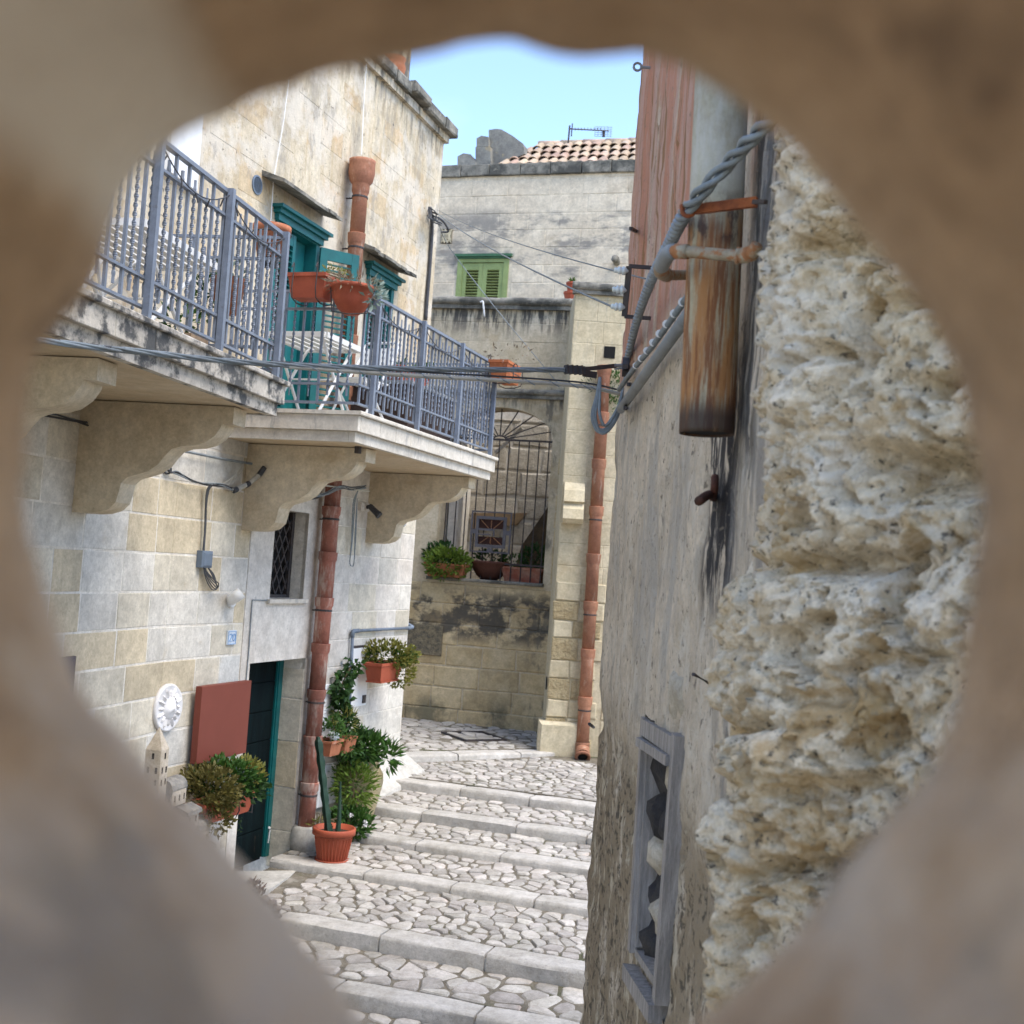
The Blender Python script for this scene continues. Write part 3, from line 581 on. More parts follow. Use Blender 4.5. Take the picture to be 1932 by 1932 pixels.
# ----- street door, lattice window
dl = -.25; s0 = L2.hit(440, 1640, dl)[0]; s1 = L2.hit(503, 1500, dl)[0]; s2 = L2.hit(523, 1500, dl)[0]
dr_ = put('street_door', MB().box(L2, .3, s1, dl - .05, dl - .02, -.02, 2.05), Mblack, HOUSE)
zz = 0.0
for k in range(7):
    h = .285; put('door_board', MB().block(L2, .32, s1 - .004, dl - .03, dl, zz + .004, min(zz + h - .004, 1.98), .006, .001), Mtealdk, dr_); zz += h
put('meeting_stile', MB().box(L2, s1 + .002, s1 + .075, dl - .05, dl + .012, 0, 2.0), Mteal, dr_)
put('side_leaf', MB().box(L2, s1 + .10, 1.64, dl - .05, dl - .01, 0, 2.0), Mtealdk, HOUSE)
put('leaf_edge', MB().box(L2, s1 + .077, s1 + .098, dl - .06, dl - .02, 0, 2.0), mat('pale_door_edge', (.30, .28, .24)), HOUSE)
put('frame_post', MB().box(L2, 1.56, 1.636, dl - .012, dl + .025, 0, 2.0), Mteal, HOUSE)
tag(put('door_bolt', MB().tube([L2.pt(s1 + .05, dl + .03, .13), L2.pt(s1 + .05, dl + .04, .26)], .008, 6).lathe(L2.pt(s1 + .05, dl + .03, .27), [(.016, 0), (.016, .01), (.006, .02)], 8), Mwhite), 'small white bolt at the foot of the dark street door', 'bolt')
wi = put('lattice_window', MB().box(L2, .70, 1.5, -.24, -.20, 2.4, 3.45), Mblack, HOUSE)
lm = MB(); a, b, c, d = .72, 1.47, 2.535, 3.355
for k in range(-8, 14):
    for sg in (1, -1):
        p0 = (a + k * .12, c) if sg > 0 else (b - k * .12, c)
        t0, t1 = 0, (d - c) / 1.6; x0, x1 = p0[0], p0[0] + sg * t1 * 1.0
        lo, hi = max(min(x0, x1), a), min(max(x0, x1), b)
        if hi <= lo: continue
        f = lambda x: c + (x - p0[0]) / (sg * t1) * (d - c)
        lm.bar(L2.pt(lo, -.16, f(lo)), L2.pt(hi, -.16, f(hi)), .016)
put('lattice', lm, Miron, wi)
put('lattice_frame', MB().box(L2, 1.425, 1.475, -.18, -.14, 2.53, 3.36).box(L2, .825, 1.42, -.18, -.14, 2.531, 2.56), Miron, wi)
put('window_sill', MB().block(L2, .76, 1.52, -.05, .05, 2.485, 2.528, .006, .002), Mslab, HOUSE)
# ------------------------------------------------------------------ balconies
CP = [(0, 1), (.10, 1), (.17, .99), (.24, .955), (.285, .89), (.30, .80), (.31, .72), (.345, .665), (.41, .635), (.48, .60), (.54, .54), (.58, .46), (.62, .395), (.68, .365), (.76, .355), (.83, .325), (.89, .26), (.925, .185), (.93, .15), (1, .15), (1, 0), (0, 0)]
def corbel(fr, s, ln, ht, zt, th=.2):
    cf = Frame(fr.pt(s, 0, 0)[:2], fr.n[:2], (-fr.d.x, -fr.d.y))
    return weld_smooth(put('corbel', MB().prism(cf, [(u * ln - (.03 if u == 0 else 0), zt - v * ht) for u, v in CP], -th, 0), Mcorb, HOUSE), 30)
def slab(fr, s0, s1, D, mt, s_in0=None):
    zt = 4.14; bl = put('balcony', MB().box(fr, s0 + .04, s1 - .04, -.02, D - .04, 3.9, 4.07), Msoff, HOUSE)
    put('lower_fascia', MB().box(fr, s0 + .036, s1 - .036, D - .09, D - .035, 3.893, 3.976).box(fr, s0 + .035, s0 + .09, .0, D - .092, 3.893, 3.976).box(fr, s1 - .09, s1 - .035, .0, D - .092, 3.893, 3.976), mt, bl)
    k = 0; s = s0
    put('side_fascia', MB().box(fr, s0, s0 + .05, .0, D, 3.98, 4.105), mt, bl); put('side_fascia', MB().box(fr, s1 - .05, s1, .0, D, 3.98, 4.105), mt, bl)
    s = s0 + .052
    while s < s1 - .06:
        e = min(s + U(.3, .45), s1 - .052); put('fascia_tile', MB().block(fr, s + .002, e - .002, D - .06, D + .002, 3.978, 4.105, .004, .002), mt, bl); s = e
    put('edge_ledge', MB().block(fr, s0 - .02, s1 + .02, .0, D + .03, 4.107, zt, .006, .001), mt, bl)
    return bl
TW = None
def twist_mesh(L, w_=.0105, turns=7, name='twisted_baluster'):
    m = MB(); n = 64
    for i in range(n + 1):
        z = L * i / n; t = min(1, max(0, (z / L - .08) / .84)); a = turns * 2 * pi * t; q = w_ * (1.0 if .06 < z / L < .94 else .8)
        for k in range(4): h = a + pi / 4 + k * pi / 2; rr = q * (1.25 if k % 2 == 0 else .75); m.v.append(Vector((cos(h) * rr, sin(h) * rr, z)))
    m.f = [(i * 4 + k, i * 4 + (k + 1) % 4, i * 4 + 4 + (k + 1) % 4, i * 4 + 4 + k) for i in range(n) for k in range(4)] + [(3, 2, 1, 0), tuple(n * 4 + k for k in range(4))]
    me = bpy.data.meshes.new(name); me.from_pydata([tuple(p) for p in m.v], [], m.f); me.materials.append(Mrail); return me
def bar_mesh(L, w_=.009):
    me = bpy.data.meshes.new('baluster'); me.from_pydata([(a * w_, b * w_, z) for z in (0, L) for a, b in ((-1, -1), (1, -1), (1, 1), (-1, 1))], [], [(3, 2, 1, 0), (4, 5, 6, 7), (0, 1, 5, 4), (1, 2, 6, 5), (2, 3, 7, 6), (3, 0, 4, 7)]); me.materials.append(Mrail); return me
ZT, ZU, ZLo, ZB = 5.135, 4.985, 4.365, 4.21
TWM = twist_mesh(.80); BRM = bar_mesh(ZT - ZB)
def railing(fr, s0, s1, D, posts, bl, sides=(True, True), smin=None):
    rl = put('railing', MB().box(fr, s0, s1, D - .02, D + .02, ZT - .012, ZT + .012), Mrail, HOUSE)
    rz = math.atan2(fr.d.y, fr.d.x)
    for z in (ZU, ZLo, ZB): put('rail', MB().box(fr, s0, s1, D - .016, D + .016, z - .008, z + .008), Mrail, rl)
    for s in posts:
        put('post', MB().box(fr, s - .019, s + .019, D + .018, D + .056, 4.075, ZT + .015), Mrail, rl)
        put('post_foot', MB().box(fr, s - .045, s - .02, D - .01, D + .05, 4.078, 4.10), Miron, rl)
    def fill(pa, pb, n, tw0):
        for i in range(n):
            p = pa.lerp(pb, (i + .5) / n)
            if (i + tw0) % 2: inst('twisted_baluster', TWM, p + Vector((0, 0, 4.265 + U(-.006, .006))), rz + U(0, 3), rl)
            else: inst('baluster', BRM, p + Vector((0, 0, ZB)), rz, rl)
    fill(fr.pt(s0, D, 0), fr.pt(s1, D, 0), int(round((s1 - s0) / .083)), 0)
    for s, on in ((s0, sides[0]), (s1, sides[1])):
        if not on: continue
        for z in (ZT, ZU, ZLo, ZB): put('rail', MB().box(fr, s - .014, s + .014, .0, D - .02, z - .01, z + .01), Mrail, rl)
        fill(fr.pt(s, .06, 0), fr.pt(s, D - .05, 0), 13, 1)
    return rl
B2 = slab(L2, -.30, 3.16, 1.30, Mslab); RL2 = railing(L2, -.24, 3.10, 1.24, [-.02, .98, 2.0, 3.03], B2)
B1 = slab(L1, -5.6, -1.09, 1.27, Mslab1); RL1 = railing(L1, -5.5, -1.14, 1.21, [-5.0, -4.04, -3.09, -2.16, -1.23], B1, (False, True))
for px, py, fr in ((145, 850, L1), (463, 900, L2), (694, 950, L2)):
    s, z = fr.hit(px, py); corbel(fr, s, 1.14 if fr is L2 else 1.10, .76, 3.893)
s, z = L1.hit(145, 850); corbel(L1, s - 1.75, 1.10, .76, 3.893)
for fr, px, py in ((L1, 161, 740), (L2, 676, 842)):
    p = fr.at(px, py, .02 if fr is L1 else 1.1); tag(put('drain_spout', MB().lathe(p - Vector((0, 0, .0)), [(.03, -.06), (.03, .06), (.02, .06), (.02, -.04)], 10), Miron), 'stub of drain pipe under the %s balcony' % ('near' if fr is L1 else 'far'), 'drain spout')

# ------------------------------------------------------------------ house with the grilled arch at the end of the alley
ARCH = thing('arch_house', 'ochre stone house with a grilled arch closing the far end of the alley', 'house', B.pt(0, -1, .4))
sc_, zsp = B.hit(939, 826); sr = B.hit(1043, 826)[0]; HWD = sr - sc_; zcr = B.hit(937, 768)[1]; zsi = B.hit(905, 1093)[1]; zled = B.hit(950, 574)[1]; zc2 = B.hit(1000, 741)[1]
SL, SR_ = sc_ - HWD, sc_ + HWD
def arch_z(s): return zsp + (zcr - zsp) * math.sqrt(max(0, 1 - ((s - sc_) / HWD) ** 2))
m = MB(); P = B.pt; xs = [sc_ - HWD * cos(pi * i / 24) for i in range(25)]; th = .38
m.quad(P(-5, 0, .2), P(SL, 0, .2), P(SL, 0, zled), P(-5, 0, zled)); m.quad(P(SR_, 0, .2), P(4, 0, .2), P(4, 0, zled), P(SR_, 0, zled)); m.quad(P(SL, 0, .2), P(SR_, 0, .2), P(SR_, 0, zsi), P(SL, 0, zsi))
for a, b in zip(xs, xs[1:]):
    m.quad(P(a, 0, arch_z(a)), P(b, 0, arch_z(b)), P(b, 0, zled), P(a, 0, zled)); m.quad(P(a, -th, arch_z(a)), P(b, -th, arch_z(b)), P(b, 0, arch_z(b)), P(a, 0, arch_z(a)))
m.quad(P(SL, -th, zsi), P(SL, -th, zsp), P(SL, 0, zsp), P(SL, 0, zsi)); m.quad(P(SR_, -th, zsi), P(SR_, 0, zsi), P(SR_, 0, zsp), P(SR_, -th, zsp)); m.quad(P(SL, -1.9, zsi - .01), P(SR_, -1.9, zsi - .01), P(SR_, 0, zsi - .01), P(SL, 0, zsi - .01))
m.quad(P(-5, 0, zled), P(4, 0, zled), P(4, -.6, zled), P(-5, -.6, zled))
aw = put('arch_wall', m, Mbackp, ARCH)
SKB = [(SL - .12, SR_ + .10, zsi - .02, zc2 + .1), (.62, 5, 0, 9)]
courses(B, aw, Mback, -2.6, .75, .55, zsi - .05, .30, .45, .85, SKB, proud=.012, gap=.016, b=.014, j=.008)
courses(B, aw, [Mback, Mbackp], SR_ + .1, .75, zsi, zsp, .27, .2, .3, (), proud=.012, gap=.02, b=.014, j=.01)
courses(B, aw, Mbackp, -2.6, .75, zc2 + .12, zled - .2, .30, .6, .9, (), proud=.003, gap=.008, b=.008)
put('window_sill', MB().block(B, SL - .1, SR_ + .02, -.3, .07, zsi - .05, zsi, .02, .004), Mcop, ARCH)
def roll(fr, s0, s1, z, r, mt, parent, nm='cornice'):
    m = MB(); n = max(2, int((s1 - s0) / .25)); pts = [fr.pt(s0 + (s1 - s0) * i / n, r * .8, z + U(-.006, .006)) for i in range(n + 1)]
    m.tube(pts, [r * U(.92, 1.08) for _ in pts], 10); m.box(fr, s0 + .01, s1 - .01, -.05, r * 1.0, z - r * 1.9, z - r * .95)
    return weld_smooth(put(nm, m, mt, parent), 50)
roll(B, -3.5, .72, zled + .03, .06, Mcop, ARCH); roll(B, SL - 1, .72, zc2, .05, Mcop, ARCH)
put('inspection_hatch', MB().block(B, B.hit(770, 1200)[0], B.hit(836, 1200)[0], -.02, .03, B.hit(800, 1235)[1], B.hit(800, 1178)[1], .008, .002), mat('rough_grey_panel', (.24, .20, .13), (.10, .09, .07), 18, bump=.8, bscale=50, bdist=.02), ARCH)
# inside of the arch
BI = Frame(B.pt(0, -1.9, 0)[:2], B.d[:2], B.n[:2])
bi = put('inner_wall', wall(BI, SL - .6, SR_ + .6, zsi - .3, zcr + .2, .2), Mmortar, ARCH)
Mrough = mat('rough_inner_stone', (.56, .51, .43), (.44, .39, .31), 5, rnd=.08, bump=1.0, bscale=30, bdist=.03, pits=.5)
courses(BI, bi, Mrough, SL - .55, SR_ + .55, zsi - .25, zcr + .1, .42, .5, .9, (), proud=.03, gap=.03, b=.03, j=.02)
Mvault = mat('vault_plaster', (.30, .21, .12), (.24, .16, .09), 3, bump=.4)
m = MB()
for a, b in zip(xs, xs[1:]): m.quad(P(a, -.85, arch_z(a) + .05), P(b, -.85, arch_z(b) + .05), P(b, -th - .002, arch_z(b) + .05), P(a, -th - .002, arch_z(a) + .05))
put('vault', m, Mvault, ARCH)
put('inner_side_wall', MB().box(B, SR_ + .02, SR_ + .2, -1.9, -th - .002, zsi, zsp + .3).box(B, SL - .2, SL - .02, -1.9, -th - .002, zsi, zsp + .3), Mmortar, ARCH)
put('white_pilaster', MB().box(B, SL + .02, SL + .17, -.75, -.5, zsi, zsp + .2), Mplast, ARCH)
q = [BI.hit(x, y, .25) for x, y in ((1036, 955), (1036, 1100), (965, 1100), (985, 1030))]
put('stair_shade', MB().prism(BI, [(a, b) for a, b in q], .02, .3), mat('stair_shade_brown', (.10, .07, .04), (.06, .045, .03), 5, bump=.8, bscale=30), ARCH)  # dark brown prism paints the shade under the stair; no recess is cut
q = [BI.hit(x, y, .06) for x, y in ((890, 968), (995, 968), (975, 990), (890, 1000))]
put('brown_slab', MB().prism(BI, q, .03, .075), Mvault, ARCH)  # thin brown slab standing proud of the back wall; no opening cut
put('strut', MB().bar(B.at(985, 808, -.9), B.at(935, 855, -.9), .05), Mplast, ARCH)
# grille
gr = thing('window_grille', 'dark iron grille with fan bars filling the arch above the landing', 'grille', B.pt(sc_, -.15, zsi))
go = -.15; tz = zsp - .01
put('transom', MB().box(B, SL, SR_, go - .012, go + .012, tz - .014, tz + .014), Miron, gr); put('low_rail', MB().box(B, SL, SR_, go - .01, go + .01, zsi + .24, zsi + .265), Miron, gr)
nb = 11
for k in range(nb):
    s = SL + (SR_ - SL) * (k + .5) / nb; pts = [B.pt(s, go, zsi), B.pt(s, go, tz)]
    put('bar', MB().tube(pts, .011, 6), Miron, gr)
for k in range(1, 10):
    h = pi * k / 10; rr = 1.0; e = (sc_ - cos(h) * HWD * .985, zsp + sin(h) * (zcr - zsp) * .985)
    put('fan_bar', MB().bar(B.pt(sc_ - cos(h) * .1, go, tz + sin(h) * .06), B.pt(e[0], go, e[1]), .016), Miron, gr)
put('fan_hub', MB().tube([B.pt(sc_ - cos(pi * i / 10) * .1, go, tz + sin(pi * i / 10) * .06) for i in range(11)], .012, 6), Miron, gr)
c0 = B.hit(926, 1004, go + .03); Mpane = mat('dark_red_glass', (.03, .012, .012), (.05, .02, .015), 8, rough=.25, bump=0); Mfr = mat('grey_iron', (.13, .125, .14), (.10, .095, .105), 10, rough=.5, bump=.1)
orn = put('ornament_frame', MB(), Mfr, gr) if False else None
m = MB(); H1, H2 = .31, .235; fo = go + .03
for h, wd in ((H1, .022), (H2, .045)):
    m.box(B, c0[0] - h, c0[0] + h, fo - .015, fo + .015, c0[1] + h - wd, c0[1] + h).box(B, c0[0] - h, c0[0] + h, fo - .015, fo + .015, c0[1] - h, c0[1] - h + wd).box(B, c0[0] - h, c0[0] - h + wd, fo - .014, fo + .014, c0[1] - h + wd, c0[1] + h - wd).box(B, c0[0] + h - wd, c0[0] + h, fo - .014, fo + .014, c0[1] - h + wd, c0[1] + h - wd)
for a, b in ((-1, 0), (1, 0), (0, -1)):
    k = (H1 + H2) / 2; m.box(B, c0[0] + a * k - .04, c0[0] + a * k + .04, fo - .012, fo + .012, c0[1] + b * k - .035, c0[1] + b * k + .035)
m.box(B, c0[0] - .19, c0[0] + .06, fo - .012, fo + .012, c0[1] + .02, c0[1] + .05).box(B, c0[0] + .04, c0[0] + .06, fo - .012, fo + .012, c0[1] - .06, c0[1] + .02).box(B, c0[0] - .19, c0[0], fo - .012, fo + .012, c0[1] - .05, c0[1] - .03)
og = put('ornament_frame', m, Mfr, gr)
put('pane', MB().box(B, c0[0] - .19, c0[0] + .19, fo - .02, fo - .014, c0[1] + .052, c0[1] + .188), Mpane, og); put('pane', MB().box(B, c0[0] - .19, c0[0] + .19, fo - .02, fo - .014, c0[1] - .188, c0[1] - .07), Mpane, og)
m = MB()
for k in (-.12, 0, .12): m.bar(B.pt(c0[0] + k * .3, fo - .01, c0[1] + .055), B.pt(c0[0] + k * 1.4, fo - .01, c0[1] + .18), .008); m.bar(B.pt(c0[0] + k * .3, fo - .01, c0[1] - .075), B.pt(c0[0] + k * 1.4, fo - .01, c0[1] - .18), .008)
put('gilt_ray', m, mat('dull_gilt', (.42, .20, .10), None, 10, bump=0), og)
# pillar with its downpipe
PIL = thing('stone_pillar', 'pale rusticated stone pillar house on the right of the arch', 'house', PF.pt(1, -1, .4))
zpt = PF.hit(1120, 545)[1]
pw = put('pillar_wall', MB().box(PF, -.09, 4.5, -2.2, 0, .2, zpt), Mpil, PIL)
PSK = [(.42, .56, 5.9, 6.1)]
courses(PF, pw, Mpil, -.09, 1.4, 2.75, zpt - .1, .30, .42, .62, (), proud=.004, gap=.007, b=.006, j=.002)
zz = .5; k = 0
while zz < 2.74:
    h = U(.23, .31); a = -.09 - U(0, .03); c = U(.15, .28)
    for p, q, mt, pr in ((a, c, Mpilr if k % 2 else Mpil, .03), (c, c + U(.28, .4), Mpil if k % 3 else Mpilr, .02), (.62, 1.3, Mpil, .015)):
        put('pillar_stone', MB().block(PF, p + .008, min(q, .63) - .008 if q < 1 else q, -.03, pr, zz + .009, zz + h - .009, .014, .008), mt, PIL)
    zz += h; k += 1
put('base_stone', MB().block(PF, -.2, .38, -.3, .12, .42, 1.0, .04, .03), Mpil, PIL)
roll(Frame(PF.pt(0, .0, 0)[:2], PF.d[:2], PF.n[:2]), -.14, 2.2, zpt + .02, .055, Mcop, PIL)
bs, bz = PF.hit(1083, 955); bf = Frame(PF.pt(bs - .15, 0, 0)[:2], (0, -1), (1, 0))
put('bracket_stone', MB().prism(bf, [(-.02, bz + .32), (.10, bz + .30), (.2, bz + .2), (.24, bz + .05), (.18, bz + .03), (.25, bz - .05), (.27, bz - .18), (.2, bz - .24), (-.02, bz - .24)], 0, .27), Mpil, PIL)
hs, hz = PF.hit(1150, 665, .0); put('drain_hole', MB().box(PF, hs - .075, hs + .075, -.01, .012, hz - .08, hz + .08), Mblack, PIL)
ps, pz = PF.hit(1044, 1296, .0); put('pipe_mouth', MB().lathe(PF.pt(-.10, -.5, pz), [(.09, 0), (.09, .012)], 14, axis=(-1, 0, 0)), Mblack, PIL)
def downpipe(label, top, bot, r, seg, mt, name='terracotta_downpipe', straps=2, hop=None, nrm=None):
    top = Vector(top); bot = Vector(bot); t = thing(name, label, 'downpipe', bot); ax = (top - bot).normalized(); L = (top - bot).length; n = max(1, round(L / seg)); h = L / n
    for i in range(n):
        c = bot + ax * h * i
        put('pipe_segment', MB().lathe(c, [(r * .98, .0), (r * .98, h * .78), (r * 1.02, h * .80), (r * 1.12, h * .83), (r * 1.16, h * .985), (r * 1.18, h * 1.0), (r * .95, h * 1.0)], 18, axis=ax + Vector((U(-.006, .006), U(-.006, .006), 0))), mt, t, True)
        if i % straps == 0: put('strap', MB().lathe(c + ax * h * .70, [(r * 1.03, 0), (r * 1.06, .002), (r * 1.06, .018), (r * 1.03, .02)], 16, axis=ax), Miron, t)
        if i % straps == 0 and nrm is not None: put('strap_anchor', MB().bar(c + ax * h * .71 - nrm * r, c + ax * h * .71 - nrm * (r + .1), .012), Miron, t)
    if hop: put('hopper', MB().lathe(top - ax * .05, [(r * .9, 0), (r * 1.1, .03), (r * 1.5, .07), (r * 1.72, .15), (r * 1.68, .25), (r * 1.74, .28), (r * 1.55, .28), (r * 1.4, .15)], 20, axis=ax), mt, t, True)
    return t
pt_ = PF.at(1141, 690, .13); pb = PF.at(1099, 1405, .13)
dp = downpipe('reddish clay downpipe of short sleeves on the pale pillar right of the arch', pt_, pb, .085, .62, Mterra, nrm=PF.n)
put('elbow', MB().tube(spline([pb + Vector((0, 0, .03)), pb + Vector((0, -.02, -.05)), pb + Vector((.0, -.16, -.12))], 4), .095, 14, False).lathe(pb + Vector((0, -.16, -.12)), [(.095, 0), (.105, .01), (.105, .04), (.07, .04), (.07, .0)], 14, axis=(0, -.8, -.6)), Mterra, dp, True)
put('elbow_mouth', MB().lathe(pb + Vector((0, -.17, -.1285)), [(.066, .0), (.066, .006)], 14, axis=(0, -.8, -.6)), Mblack, dp)
# ------------------------------------------------------------------ upper house with green shutters
UP = thing('upper_house', 'pale tufa house with green shutters rising above the terrace', 'house', T.pt(0, -1, 5))
zc = T.hit(1000, 332)[1]; zco = T.hit(1000, 309)[1]
gs0, gz1 = T.hit(865, 486); gs1, gz0 = T.hit(955, 577)
gs0 -= 0; GW = (gs0, gs1, gz0 - .25, gz1)
tw_ = put('upper_wall', wall(T, -6, 4.5, 4.5, zc + .05, .4, [GW]), Mupper, UP)
courses(T, tw_, Mupper, -2.2, 2.4, zled - .5, zc, .30, .5, .78, [(GW[0] - .05, GW[1] + .05, GW[2], GW[3] + .05)], proud=.004, gap=.010, b=.010, j=.005)
s = -2.4
while s < 2.5:
    e = s + U(.48, .56); put('coping_stone', MB().block(T, s + .006, e - .006, -.4, .06 + U(-.01, .01), zc + .01, zco, .012, .006), Mcop, UP); s = e
sh = thing('green_shutters', 'pair of olive green louvred shutters in the upper house window', 'shutters', T.pt((gs0 + gs1) / 2, 0, gz0))
fm = MB(); fm.box(T, gs0, gs0 + .09, -.1, .02, gz0 - .2, gz1); fm.box(T, gs1 - .09, gs1, -.1, .02, gz0 - .2, gz1); fm.box(T, gs0 + .09, gs1 - .09, -.1, .018, gz1 - .09, gz1)
put('window_frame', fm, Mgreen, sh); put('head_moulding', MB().box(T, gs0 - .05, gs1 + .05, -.02, .07, gz1 + .002, gz1 + .05).box(T, gs0 - .02, gs1 + .02, -.02, .04, gz1 - .03, gz1), Mgreend, sh)
w2 = (gs1 - gs0 - .19) / 2; bk = T.d * -1
louvred(sh, T.pt(gs1 - .095, -.02, gz0 - .2), bk, w2, gz1 - gz0 + .10, mt=Mgreen, mid=False, pitch=.05); louvred(sh, T.pt(gs1 - .095 - w2 - .004, -.02, gz0 - .2), bk, w2, gz1 - gz0 + .10, mt=Mgreen, mid=False, pitch=.05)
put('dark_interior', MB().box(T, gs0 + .02, gs1 - .02, -.3, -.25, gz0 - .2, gz1 - .02), Mblack, sh)
# tiled roof
pr = radians(36); RU = Vector((-T.n.x * cos(pr), -T.n.y * cos(pr), sin(pr))); rs0 = T.hit(935, 305, -.25)[0]
r0 = T.pt(0, -.25, zco + .01); rl_ = 1.32
m = MB(); a = [r0 + T.d * rs0, r0 + T.d * 3.5, r0 + T.d * 3.5 + RU * rl_, r0 + T.d * (rs0 + .5) + RU * rl_]; m.add(a + [p - Vector((0, 0, .3)) for p in a], [(0, 1, 2, 3), (7, 6, 5, 4), (0, 4, 5, 1), (1, 5, 6, 2), (2, 6, 7, 3), (3, 7, 4, 0)])
rf = put('roof', m, mat('roof_bed', (.30, .25, .2), None, 5), UP)
RN = T.d.cross(RU).normalized()
if RN.z < 0: RN = -RN
for row in range(4):
    c = rs0 + .12 + row * .13
    while c < 2.7:
        b0 = r0 + T.d * (c + U(-.012, .012)) + RU * (row * .33 - .02 + U(-.02, .02)) + RN * .012; V = []; n = 7
        for t, rr in ((0, .098), (.42, .08)):
            for i in range(n + 1):
                h = pi * i / n; V.append(b0 + RU * t + T.d * cos(h) * rr + RN * (sin(h) * rr * .85 + (.022 if t == 0 else -.01)))
            for i in range(n + 1):
                h = pi * i / n; V.append(b0 + RU * t + T.d * cos(h) * (rr - .015) + RN * (sin(h) * (rr - .015) * .85 + (.022 if t == 0 else -.01)))
        k = n + 1; Fs = []
        for i in range(n): Fs += [(i, i + 1, 2 * k + i + 1, 2 * k + i), (i, k + i, k + i + 1, i + 1), (k + i, 3 * k + i, 3 * k + i + 1, k + i + 1)]
        put('roof_tile', MB().add(V, Fs), Mtile, rf); c += .178
s = rs0 + .45
while s < 3:
    b0 = r0 + T.d * s + RU * rl_; put('ridge_tile', MB().tube([b0, b0 + T.d * .46], [.10, .085], 12), Mtile, rf, True); s += .42
RUI = thing('ruined_chimney', 'broken grey stone stack at the left end of the tiled roof', 'ruin', T.pt(T.hit(925, 300)[0], -.6, zco - .1))
def stone(px, o0, o1, nm='ruin_stone', par=RUI, fr=T, mt=Mruin): return put(nm, MB().prism(fr, [fr.hit(x, y, o1) for x, y in px], o0, o1), mt, par)
stone([(863, 313), (863, 295), (874, 289), (888, 291), (897, 306), (898, 313)], -.9, -.3); stone([(897, 313), (897, 277), (925, 277), (926, 313)], -1.0, -.35); stone([(899, 276.5), (899, 261), (908, 256), (921, 258), (922, 276.5)], -.95, -.4)
stone([(922, 276), (922, 245), (936, 243), (946, 244), (967, 256), (987, 271), (990, 290), (940, 313), (926.5, 313), (926.5, 277)], -1.1, -.5)
def fpt(px, py, y): return atY(px, py, y)
an_ = thing('tv_antenna', 'thin television aerial standing on the tiled roof ridge', 'antenna', fpt(1073, 262, 21.6))
put('mast', MB().tube([fpt(1072, 270, 21.6), fpt(1075, 237, 21.6)], .018, 6), Miron, an_); put('boom', MB().tube([fpt(1073, 243, 21.6), fpt(1149, 247, 21.9)], .012, 6), Miron, an_)
put('element', MB().tube([fpt(1080, 233, 21.6), fpt(1078, 257, 21.6)], .012, 6), Miron, an_)
for k in range(9): put('element', MB().tube([fpt(1085 + k * 6, 241, 21.6), fpt(1085 + k * 6, 246, 21.6)], .006, 5), Miron, an_)
for k in range(6): put('reflector_wire', MB().tube([fpt(1123 + k * 6, 239, 21.9), fpt(1122 + k * 6, 257, 21.9)], .004, 4), Mconduit, an_); put('reflector_wire', MB().tube([fpt(1122, 239 + k * 3.6, 21.9), fpt(1155, 240 + k * 3.6, 21.9)], .004, 4), Mconduit, an_)
put('clamp', MB().tube([fpt(1139, 258, 21.9), fpt(1139, 246, 21.9)], .03, 6), Miron, an_)
vt = thing('vent_grille', 'square pierced cream vent tile in the upper house wall', 'vent', T.pt(T.hit(843, 455)[0], 0, T.hit(843, 455)[1])); s0, z0 = T.hit(843, 446)
m = MB()
for k in range(-3, 4):
    for sg in (1, -1): m.bar(T.pt(s0 + max(-.09, -.09 + k * .06), .02, z0 + sg * (-.12)), T.pt(s0 + min(.09, .09 + k * .06), .02, z0 + sg * .12), .022)
put('lattice', m, Mpil, vt); put('backing', MB().box(T, s0 - .1, s0 + .1, .0, .012, z0 - .13, z0 + .13), Mblack, vt)
gg = T.at(1164, 497, .0); tag(put('stone_spout', MB().tube(spline([gg, gg + T.n * .15 + Vector((0, 0, .05)), gg + T.n * .28 + Vector((0, 0, -.02))], 4), [.05, .06, .065, .06, .06, .055, .05, .045, .03], 10), Mcop, smooth=True), 'weathered stone water spout jutting from the upper house wall', 'spout')
fp = thing('stacked_pots', 'two small terracotta pots stacked on the terrace beside the pillar', 'pot', B.at(1077, 572, -.2))
c = B.at(1078, 573, -.25); put('lower_pot', MB().lathe(c, [(.09, 0), (.12, .13), (.13, .14), (.13, .17), (.10, .17)], 14), Mpot, fp); put('upper_pot', MB().lathe(c + Vector((0, 0, .17)), [(.07, 0), (.09, .11), (.10, .12), (.10, .15), (.08, .15)], 14), Mpot, fp)
m = MB()
for _ in range(26): m.leaf(c + Vector((0, 0, .3)), (U(-1, 1), U(-1, 1), U(.6, 2)), .12, .02)
put('plant', m, FG, fp)
whk = B.at(915, 585, .12); tag(put('white_hook', MB().tube(spline([B.at(906, 570, .14), B.at(911, 569, .15), B.at(912, 578, .15), B.at(914, 597, .13)], 4), .014, 8), Mwhite, smooth=True), 'bent white pipe hooked over the terrace ledge', 'pipe')

